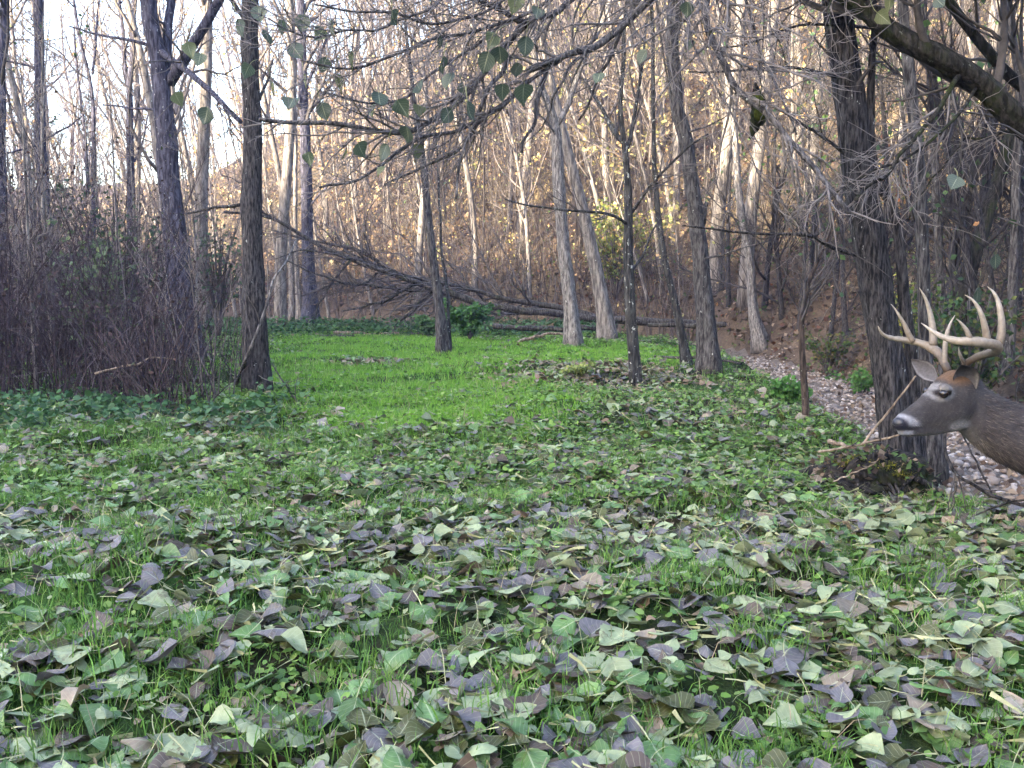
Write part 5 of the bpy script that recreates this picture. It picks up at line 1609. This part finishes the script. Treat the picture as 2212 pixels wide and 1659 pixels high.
# ------------------------------------------------------------------ green leaves still hanging on the near boughs
def hanging_leaves():
    rng = np.random.default_rng(91)
    spots = [(577, 80), (533, 155), (590, 190), (628, 225), (655, 50), (668, 345), (823, 370), (780, 325), (1115, 150), (1050, 135), (1080, 118), (1388, 124), (1292, 170), (1062, 90),
             (955, 140), (970, 175), (905, 190), (870, 235), (805, 240), (820, 215), (735, 180), (720, 60), (690, 75), (850, 38), (830, 330), (900, 330), (1112, 12), (1160, 30), (1135, 100),
             (700, 140), (640, 110), (610, 60), (520, 60), (430, 130), (385, 215), (410, 110), (445, 250), (760, 130), (965, 250), (1000, 190), (1015, 240), (905, 240), (745, 335), (560, 30),
             (880, 290), (950, 90), (1085, 200), (1130, 205), (660, 175), (700, 240), (1920, 12), (2030, 5), (1490, 100), (1485, 20), (2062, 395), (2150, 565), (2110, 640), (1910, 40)]
    vers = []
    for i in range(8):
        V, F, UV, isp = leaf_shape(rng, 10, 2, .06, rng.uniform(-.1, .4), rng.uniform(-.3, .4), rng.uniform(-.4, .4))
        c = np.array([(.075, .105, .065), (.095, .12, .085), (.06, .085, .06), (.13, .15, .07)][i % 4])
        me = new_mesh("leaf", V, F, np.where(isp[:, None] > 0, PET * .7, np.broadcast_to(c, V.shape)), UV)
        me.materials.append(M['green_leaf'])
        vers.append(me)
    from mathutils import Matrix
    tw = np.concatenate([LEAN_T2.reshape(-1, 3), LEAN_T3.reshape(-1, 3), LEAN_BOUGHS.reshape(-1, 3)])
    for i, (u, v) in enumerate(spots):
        Y = rng.uniform(4.0, 4.6)
        p = W(u, v, Y)
        sz = rng.uniform(.058, .09)
        x = Vector((rng.normal() * .45, rng.normal() * .5, -1)).normalized()       # the blade hangs down
        n = Vector((rng.normal() * 1.1, -1, rng.normal() * .5))
        n = (n - x * n.dot(x)).normalized()
        y = n.cross(x)
        R = Matrix((x, y, n)).transposed().to_4x4()
        o = link("leaf", vers[int(rng.integers(0, 8))], None, LEAN)
        o.matrix_world = Matrix.Translation(p.tolist()) @ R @ Matrix.Scale(float(sz), 4)
        o.matrix_parent_inverse = Matrix.Identity(4)
        o.matrix_basis = Matrix.Translation((p - LEAN_B).tolist()) @ R @ Matrix.Scale(float(sz), 4)
        # a short stalk twig joining it to the nearest bough twig
        j = np.argmin(np.linalg.norm(tw - p, axis=1))
        a = p + np.array([0, 0, sz * .9])
        q = tw[j]
        V, F = tubes(smooth_line([q, (q + a) / 2 + np.array([0, 0, .02]), a], 8)[None], np.linspace(.002, .0012, 8)[None], 4)
        link("leaf_twig", new_mesh("leaf_twig", V - LEAN_B, F, np.broadcast_to(TWIG_GREY * 1.4, V.shape)), M['twig'], LEAN)
hanging_leaves()

# ------------------------------------------------------------------ the buck
def buck():
    rng = np.random.default_rng(99)
    YH = 3.6
    KZ = 0.2864 * YH / FOC
    th = math.radians(24)
    f = np.array([-math.cos(th), -math.sin(th), 0])
    r = np.array([-math.sin(th), math.cos(th), 0])          # towards the far side
    up = np.array([0, 0, 1.0])
    def Z7(x, y, dY=0.0):                                  # a traced point of the head, at depth YH + dY
        return W(1843 + x * .2864, 590.4 + y * .2864, YH + dY)
    Q0 = Z7(800, 930)
    def HM(x, y, lat=0.0):                                 # the head point seen at a traced place, lat from the middle plane
        d = ray(1843 + x * .2864, 590.4 + y * .2864)
        k = d[0] / d[1]
        q = Q0 + r * lat
        s_ = (k * q[1] - q[0]) / (f[0] - k * f[1])
        p = q + f * s_
        p[2] = CAM_Z + d[2] / d[1] * p[1]
        return p
    def SX(x, y=1000.0):
        return float((HM(x, y) - Q0) @ f)

    vs, fs, n0 = [], [], 0
    def loft(C, A, B, pw=2.0, sides=20):
        nonlocal n0
        a = np.linspace(0, 2 * math.pi, sides, endpoint=False)
        ca = np.sign(np.cos(a)) * np.abs(np.cos(a)) ** (2 / pw)
        sa = np.sign(np.sin(a)) * np.abs(np.sin(a)) ** (2 / pw)
        k = len(C)
        V = C[:, None] + A[:, None] * ca[None, :, None] + B[:, None] * sa[None, :, None]
        V = np.vstack([V.reshape(-1, 3), C[:1], C[-1:]])
        i = np.arange(k - 1)[:, None] * sides
        j = np.arange(sides)[None]
        j2 = (j + 1) % sides
        q = np.stack([i + j, i + j2, i + sides + j2, i + sides + j], -1).reshape(-1, 4)
        F = [list(x) for x in q + n0]
        for jj in range(sides):
            F.append([n0 + k * sides, n0 + (jj + 1) % sides, n0 + jj])
            F.append([n0 + k * sides + 1, n0 + (k - 1) * sides + jj, n0 + (k - 1) * sides + (jj + 1) % sides])
        vs.append(V)
        fs.extend(F)
        n0 += len(V)
    def interp(rows, k):
        rows = np.array(rows, float)
        t = np.linspace(0, 1, k)
        u = np.linspace(0, 1, len(rows))
        return np.stack([np.interp(t, u, rows[:, i]) for i in range(rows.shape[1])], 1)
    # skull and muzzle: x, top, bottom, half width
    head = [(318, 1118, 1168, .014), (335, 1085, 1185, .024), (370, 1052, 1190, .030), (430, 1008, 1188, .032), (500, 950, 1188, .034), (560, 890, 1186, .039), (620, 825, 1184, .049),
            (680, 765, 1176, .060), (740, 728, 1165, .066), (800, 722, 1150, .066), (860, 742, 1130, .062), (920, 790, 1110, .055)]
    rows = interp(head, 46)
    C = np.array([HM(a, (t + b) / 2) for a, t, b, w in rows])
    A = np.array([r * w for a, t, b, w in rows])
    B = np.array([up * ((b - t) / 2 * KZ) for a, t, b, w in rows])
    loft(C, A, B, 2.2, 24)
    # lower jaw
    jaw = [(352, 1196, .018, .012), (400, 1200, .022, .016), (480, 1188, .025, .02), (600, 1168, .03, .026), (720, 1140, .04, .03), (800, 1120, .045, .03)]
    C = np.array([HM(a, y) for a, y, w, h in jaw])
    loft(C, np.array([r * w for a, y, w, h in jaw]), np.array([up * h for a, y, w, h in jaw]), 2, 14)
    # brow ridges over the eyes, cheeks
    for lt in (-1, 1):
        c = [HM(640, 860, lt * .042), HM(690, 862, lt * .056), HM(740, 880, lt * .055)]
        loft(np.array(c), np.array([r * .012, r * .016, r * .012]), np.array([up * .012, up * .018, up * .014]), 2, 10)
    # neck, from behind the skull down and back to the shoulders
    back = np.array([1, .12, 0]) / math.hypot(1, .12)
    side = np.array([-.12, 1, 0]) / math.hypot(1, .12)
    nk = [(790, 960, .085, .060, -35), (850, 985, .098, .066, -30), (930, 1050, .112, .078, -27), (1040, 1130, .125, .09, -24), (1160, 1195, .140, .105, -22), (1290, 1250, .152, .118, -20), (1420, 1290, .16, .125, -16), (1540, 1315, .165, .13, -10)]
    C, A, B = [], [], []
    for x, y, a, b, tilt in nk:
        p = HM(x, y) if x < 860 else None
        if p is None:
            p0 = HM(850, 985)
            dx = (x - 850) * KZ
            p = p0 + np.array([dx, dx * .10, -(y - 985) * KZ])
        an = math.radians(tilt)
        C.append(p)
        A.append(side * b)
        B.append((up * math.cos(an) - back * math.sin(an)) * a)
    last = C[-1]
    # trunk of the body: offset along back, height of centre, half height, half width
    gz = -.56
    body = [(.0, 0, .15, .12), (.10, -.02, .185, .14), (.22, -.035, .21, .16), (.40, -.03, .215, .175), (.62, -.02, .20, .18), (.85, .0, .18, .165), (1.02, .02, .165, .15), (1.15, .01, .12, .11), (1.21, 0, .06, .06)]
    Cn, An, Bn = C[:], A[:], B[:]
    for d, dz, hh, ww in body[1:]:
        Cn.append(last + back * d + up * (dz - .03))
        An.append(side * ww)
        Bn.append(up * hh)
    Cn, An, Bn = np.array(Cn), np.array(An), np.array(Bn)
    k = 60
    loft(smooth_line(Cn, k, 1), interp(An, k), interp(Bn, k), 2.0, 24)
    # legs
    def leg(p0, joints, radii):
        pts = [p0] + joints
        P = smooth_line(pts, 40, 1)
        R = np.interp(np.linspace(0, 1, 40), np.linspace(0, 1, len(radii)), radii)
        T = nrm(np.gradient(P, axis=0))
        loft(P, np.repeat(side[None], 40, 0) * (R * .8)[:, None], nrm(np.cross(T, np.repeat(side[None], 40, 0))) * R[:, None], 2, 12)
        return P[-1]
    hooves = []
    for sd, st in ((-.085, .10), (.085, .02)):
        s0 = last + back * .20 + side * sd + up * -.10
        e = last + back * (.26 + st * .3) + side * sd + up * -.24
        kx = last + back * (.18 + st) + side * sd * .9
        gx = Hs(kx[0], kx[1])
        kn = np.array([kx[0], kx[1], gx + .40])
        ft = last + back * (.17 + st * 1.5) + side * sd * .85
        ft[2] = Hs(ft[0], ft[1]) + .05
        pa = ft + np.array([.02, 0, .10])
        hooves.append(leg(s0, [e, kn, kn * .5 + pa * .5, pa, ft], [.10, .075, .034, .024, .022, .024, .026]))
    for sd, st in ((-.085, -.06), (.085, .12)):
        s0 = last + back * .98 + side * sd + up * -.02
        kn = last + back * (.86 + st * .4) + side * sd * 1.1 + up * -.22
        hk = last + back * (1.10 + st) + side * sd * .9
        hk[2] = Hs(hk[0], hk[1]) + .46
        ft = last + back * (1.04 + st * 1.3) + side * sd * .85
        ft[2] = Hs(ft[0], ft[1]) + .05
        pa = ft + np.array([.02, 0, .10])
        hooves.append(leg(s0, [kn, hk, hk * .5 + pa * .5, pa, ft], [.15, .11, .045, .03, .024, .024, .026]))
    # tail
    t0 = last + back * 1.17 + up * .07
    loft(smooth_line([t0, t0 + back * .06 + up * -.05, t0 + back * .07 + up * -.2], 10), np.repeat(side[None], 10, 0) * np.linspace(.035, .015, 10)[:, None],
         np.repeat(back[None], 10, 0) * np.linspace(.025, .012, 10)[:, None], 2, 10)
    me = bpy.data.meshes.new("body")
    me.from_pydata(np.vstack(vs).tolist(), [], fs)
    tmp = bpy.data.objects.new("body_source", me)
    COL.objects.link(tmp)
    m = tmp.modifiers.new("r", 'REMESH')
    m.mode = 'VOXEL'
    m.voxel_size = .0078
    m2 = tmp.modifiers.new("s", 'SMOOTH')
    m2.factor = .5
    m2.iterations = 5
    dg = bpy.context.evaluated_depsgraph_get()
    dg.update()
    body_me = bpy.data.meshes.new_from_object(tmp.evaluated_get(dg))
    bpy.data.objects.remove(tmp)
    nv = len(body_me.vertices)
    co = np.empty(nv * 3, np.float32)
    body_me.vertices.foreach_get("co", co)
    co = co.reshape(-1, 3).astype(float)
    nr = np.empty(nv * 3, np.float32)
    body_me.vertices.foreach_get("normal", nr)
    nr = nr.reshape(-1, 3).astype(float)

    def coat(P, N):
        """hair colour by place on the animal"""
        d = P - Q0
        hs = d @ f                                        # forward along the head
        hz = d[:, 2]
        n = wav(P[:, 0] * 9, P[:, 2] * 9 + P[:, 1] * 7, 1.0, 3.0)
        fine = wav(P[:, 0] * 60 + P[:, 1] * 30, P[:, 2] * 60, 1.0, 1.0)
        c = np.tile(np.array((.050, .045, .044)), (len(P), 1)) * (1 + .16 * n + .15 * fine)[:, None]
        def blend(w, col):
            nonlocal c
            w = np.clip(w, 0, 1)[:, None]
            c = c * (1 - w) + np.array(col) * (1 + .15 * fine[:, None]) * w
        def spot(x, y, rx, ry, soft=.35, lat=-.045, tilt=0.0):
            m_ = HM(x, y, lat)
            a_ = -(hs - (m_ - Q0) @ f)                   # backward, in metres
            b_ = -(hz - (m_ - Q0)[2])                    # downward
            ct, st_ = math.cos(tilt), math.sin(tilt)
            q = np.hypot((a_ * ct + b_ * st_) / (rx * KZ / math.cos(th)), (-a_ * st_ + b_ * ct) / (ry * KZ))
            return sm(1 + soft, 1 - soft, q)
        hd = sm(SX(960), SX(880), hs)
        z_at = lambda y: float(HM(800, y)[2] - Q0[2])
        blend(sm(SX(1010), SX(1250), hs) * sm(z_at(1130), z_at(1000), hz) * .7, (.028, .025, .025))   # dark line of the upper neck and back
        blend(spot(735, 745, 120, 85, .35, 0.0) * hd * .85, (.135, .08, .045))                # rusty crown between the antlers
        blend(spot(600, 860, 60, 50) * hd * .5, (.13, .09, .065))
        blend(sm(-.25, -.8, N[:, 2]) * hd * .5, (.20, .19, .18))                               # pale underside of the jaw
        blend(spot(810, 1150, 85, 45) * .6, (.26, .25, .24))                                   # throat patch
        blend(spot(680, 900, 82, 62, .3) * .55 * hd, (.32, .31, .30))                          # pale ring round the eye
        blend(spot(684, 908, 52, 27, .3) * hd, (.02, .016, .016))                              # dark lids
        blend(spot(432, 1112, 92, 30, .5, -.03, .42) * hd * .9, (.30, .295, .31))                    # white band behind the nose
        blend(spot(450, 1172, 95, 13, .5, -.03) * hd, (.022, .02, .024))                       # line of the mouth
        blend(spot(400, 1208, 70, 18, .4, -.025) * hd, (.28, .275, .29))                        # white chin
        blend(spot(352, 1135, 62, 50, .3, -.02, .3) * hd, (.018, .017, .026))                  # nose pad
        return np.clip(c, .008, .7)
    cols = np.ones((nv, 4), np.float32)
    cols[:, :3] = coat(co, nr)
    ca = body_me.color_attributes.new("Col", 'FLOAT_COLOR', 'POINT')
    ca.data.foreach_set("color", cols.ravel())
    base = np.array([last[0] + .5, last[1], Hs(last[0] + .5, last[1])])
    body_me.vertices.foreach_set("co", (co - base).astype(np.float32).ravel())
    body_me.polygons.foreach_set("use_smooth", np.ones(len(body_me.polygons), bool))
    body_me.update()
    t = thing("buck", "grey brown antlered buck walking in from the right edge", "deer", base)
    hide = attr_mat("deer_hide", .85, 0, .25, 90, False, .2, None, .5)
    body_me.name = "body"
    body_me.materials.clear()
    link("body", body_me, hide, t)
    # short hair over the hide
    n = 46000
    sel = rng.integers(0, nv, n)
    p, nn = co[sel], nr[sel]
    keepm = (p - HM(345, 1135)) @ f < -.03
    keepm &= np.linalg.norm(p - HM(684, 908, -.05), axis=1) > .034
    p, nn, sel = p[keepm], nn[keepm], sel[keepm]
    n = len(p)
    flow = np.array([.9, .15, -.42])
    flow = nrm(flow[None] - (nn @ flow)[:, None] * nn + rng.normal(0, .15, (n, 3)))
    onhead = ((p - Q0) @ f) > -.05
    L = np.where(onhead, rng.uniform(.007, .013, n), rng.uniform(.018, .034, n))[:, None]
    sd = nrm(np.cross(flow, nn)) * np.where(onhead, .0008, .0014)[:, None]
    a = p - nn * .001
    V = np.stack([a - sd, a + sd, a + flow * L + nn * L * .3], 1).reshape(-1, 3)
    F = np.arange(n * 3).reshape(-1, 3)
    cc = np.repeat(cols[sel, :3] * rng.uniform(.45, 1.9, (n, 1)) * np.array((1.08, 1.0, .92)), 3, 0)
    o = link("hair", new_mesh("hair", V - base, F, cc), attr_mat("deer_hair", .8, 0, 0, 8, False, .2), t)
    tag(o, kind='stuff')
    # nose pad, eyes
    nose = attr_mat("deer_nose", .35, 0, .3, 200, False, .5, None, .5)
    V, F = lump(rng, (0, 0, 0), (.017, .024, .020), .06, 3)
    V = V[:, :1] * f * 1.0 + V[:, 1:2] * r + V[:, 2:3] * up
    link("nose", new_mesh("nose", V + HM(342, 1128) - base, F, np.broadcast_to(np.array((.018, .017, .024)), V.shape)), nose, t)
    eyem = attr_mat("deer_eye", .08, 0, 0, 8, False, .6)
    for lt in (-1, 1):
        V, F = lump(rng, (0, 0, 0), (.0165, .0165, .0165), 0, 3)
        ec = HM(684, 908, -.0530)
        ec = ec if lt < 0 else ec + r * .086 - f * .012
        link("eye", new_mesh("eye", V + ec - base, F, np.broadcast_to(np.array((.012, .008, .007)), V.shape)), eyem, t)
    # ears: cupped leaf shapes with a pale inside
    def ear(b0, tip, open_dir, width, nm):
        k, q = 14, 9
        ax = tip - b0
        L = np.linalg.norm(ax)
        ax = ax / L
        od = open_dir - ax * (open_dir @ ax)
        od = od / np.linalg.norm(od)
        wd = np.cross(ax, od)
        tt = np.linspace(0, 1, k)
        wp = np.interp(tt, [0, .12, .35, .6, .85, 1], [.30, .55, .95, .9, .45, .03]) * width * .5
        a = np.linspace(-1.25, 1.25, q)
        Vi, Ve = [], []
        for i in range(k):
            cc_ = b0 + ax * L * tt[i]
            rad = wp[i]
            for an in a:
                pt = cc_ + wd * math.sin(an) * rad * 1.05 - od * (math.cos(an)) * rad * .75
                Vi.append(pt)
                Ve.append(pt - (od * math.cos(an) - wd * math.sin(an)) * 0 - od * .004 * math.sin(math.pi * min(tt[i] + .08, 1)))
        V = np.array(Vi + Ve)
        i = (np.arange(k - 1)[:, None] * q + np.arange(q - 1)[None]).ravel()
        F = np.stack([i, i + 1, i + q + 1, i + q], -1)
        F2 = F[:, ::-1] + k * q
        rim = []
        for j in range(k - 1):
            rim.append([j * q, (j + 1) * q, (j + 1) * q + k * q, j * q + k * q])
            rim.append([j * q + q - 1, j * q + q - 1 + k * q, (j + 1) * q + q - 1 + k * q, (j + 1) * q + q - 1])
        av = np.tile(np.abs(a), k)
        tv = np.repeat(tt, q)
        cin = np.where((av < .75)[:, None], np.array((.13, .12, .118)), np.array((.24, .225, .22))) * (1 - .3 * tv[:, None])
        cin[av > 1.2] = (.06, .05, .048)
        cex = np.tile(np.array((.10, .085, .075)), (k * q, 1))
        link("ear", new_mesh("ear", V - base, [F, F2, np.array(rim)], np.vstack([cin, cex])), attr_mat(nm, .9, .08, .35, 120, False, .1), t)
    ear(HM(905, 890, -.06), Z7(812, 692, -.12), np.array([-.45, -1.0, .1]), .095, "ear_hide_near")
    ear(HM(625, 800, .055), Z7(436, 648, .12), np.array([-.35, -.9, -.1]), .07, "ear_hide_far")
    # antlers
    at = NT("antler")
    va = at.n("VertexColor", layer_name="Col")
    nz = at.noise(at.coords("Object", (1, 1, 1)), 55, 4, .6)
    cm = at.mix(1.0, va.outputs[0], at.ramp(nz, [(.3, (.6, .56, .5)), (.7, (1, 1, 1))]), 'MULTIPLY')
    antm = at.done(at.principled(cm, .5, .4, nz, .5, .004).outputs[0])
    def antler(beam, tines, label_col=None):
        mb = MB()
        def stroke(pts, first):
            P = np.array([Z7(x, y, d) for x, y, w, d in pts])
            Rr = np.array([w for x, y, w, d in pts]) * KZ * .5
            k = 40 if first else 22
            PP = smooth_line(P, k, 2)
            RR = np.interp(np.linspace(0, 1, k), np.linspace(0, 1, len(Rr)), Rr)
            if first:
                RR = RR * (1 + .05 * rng.normal(size=k))
            tcol = np.linspace(0, 1, k)
            c0, c1, c2 = np.array((.055, .036, .024)), np.array((.17, .135, .10)), np.array((.36, .32, .26))
            if first:
                cc = np.where(tcol[:, None] < .25, c0 + (c1 - c0) * (tcol[:, None] / .25), c1 + (c2 - c1) * ((tcol[:, None] - .25) / .75))
            else:
                cc = c1 + (c2 - c1) * tcol[:, None]
            V, F = tubes(PP[None], RR[None], 12)
            mb.add(V, F, np.repeat(cc, 12, 0))
        stroke(beam, True)
        for ti in tines:
            stroke(ti, False)
        link("antler", mb.mesh("antler", base), antm, t)
    antler([(820, 735, 62, -.03), (850, 685, 60, -.035), (905, 645, 56, -.07), (975, 618, 56, -.12), (1040, 600, 60, -.17), (1090, 575, 72, -.20), (1090, 540, 76, -.22), (1030, 530, 72, -.24), (960, 518, 74, -.25),
            (880, 512, 72, -.25), (800, 512, 64, -.24), (720, 498, 56, -.22), (650, 470, 46, -.20), (590, 432, 34, -.18), (548, 400, 22, -.16), (512, 374, 5, -.15)],
           [[(1085, 560, 64, -.21), (1112, 500, 58, -.22), (1122, 420, 52, -.22), (1115, 310, 44, -.21), (1095, 210, 36, -.20), (1060, 140, 24, -.19), (1012, 100, 4, -.18)],
            [(1010, 530, 56, -.24), (1005, 460, 52, -.24), (990, 390, 44, -.24), (965, 300, 38, -.24), (925, 225, 28, -.23), (885, 185, 18, -.22), (842, 163, 4, -.21)],
            [(890, 515, 44, -.25), (872, 465, 38, -.25), (850, 420, 30, -.25), (815, 375, 18, -.25), (778, 342, 4, -.25)],
            [(850, 690, 40, -.035), (820, 650, 30, -.06), (800, 600, 22, -.07), (795, 560, 5, -.08)]])
    antler([(720, 745, 60, .03), (690, 690, 58, .04), (665, 630, 62, .07), (620, 580, 78, .11), (560, 545, 74, .14), (490, 522, 62, .17), (420, 508, 54, .18), (350, 497, 48, .18), (290, 490, 42, .17), (235, 470, 32, .16), (205, 440, 22, .15), (188, 398, 5, .14)],
           [[(600, 550, 66, .12), (605, 480, 60, .13), (598, 400, 54, .14), (580, 300, 44, .15), (555, 210, 32, .15), (525, 150, 20, .15), (498, 108, 4, .15)],
            [(450, 515, 50, .17), (420, 465, 44, .17), (392, 400, 36, .17), (355, 330, 26, .17), (315, 265, 15, .17), (285, 232, 4, .17)],
            [(690, 690, 44, .04), (688, 600, 40, .05), (700, 480, 36, .06), (725, 390, 24, .07), (768, 315, 4, .08)]])
    # hooves
    hm = attr_mat("hoof", .5, 0, .2, 60)
    for h in hooves:
        mbh = MB()
        for s_ in (-1, 1):
            c = h + side * s_ * .012
            V, F = lump(rng, (0, 0, 0), (.034, .012, .028), .05, 2)
            V[:, 2] = np.maximum(V[:, 2], -.022)
            mbh.add(V + c + np.array([-.012, 0, -.02]), F, np.array((.03, .026, .024)))
        link("hoof", mbh.mesh("hoof", base), hm, t)
buck()

# ------------------------------------------------------------------ added haze, tinted blue after the lens veil
def haze():
    bm = bmesh.new()
    bmesh.ops.create_cube(bm, size=1.0)
    me = bpy.data.meshes.new("haze")
    bm.to_mesh(me)
    bm.free()
    m, nt, out = nodes("haze_veil")
    v = nt.nodes.new("ShaderNodeVolumePrincipled")
    v.inputs["Color"].default_value = (0.50, 0.52, 1.0, 1)
    v.inputs["Density"].default_value = HAZE
    v.inputs["Anisotropy"].default_value = 0.2
    nt.links.new(v.outputs[0], out.inputs["Volume"])
    o = link("haze", me, m)
    o.scale = (470, 480, 110)
    o.location = (-15, 15, 50)
    tag(o, "thin added haze tinted blue like the lens veil", None, None, 'stuff')
HAZE = 0.0013
haze()
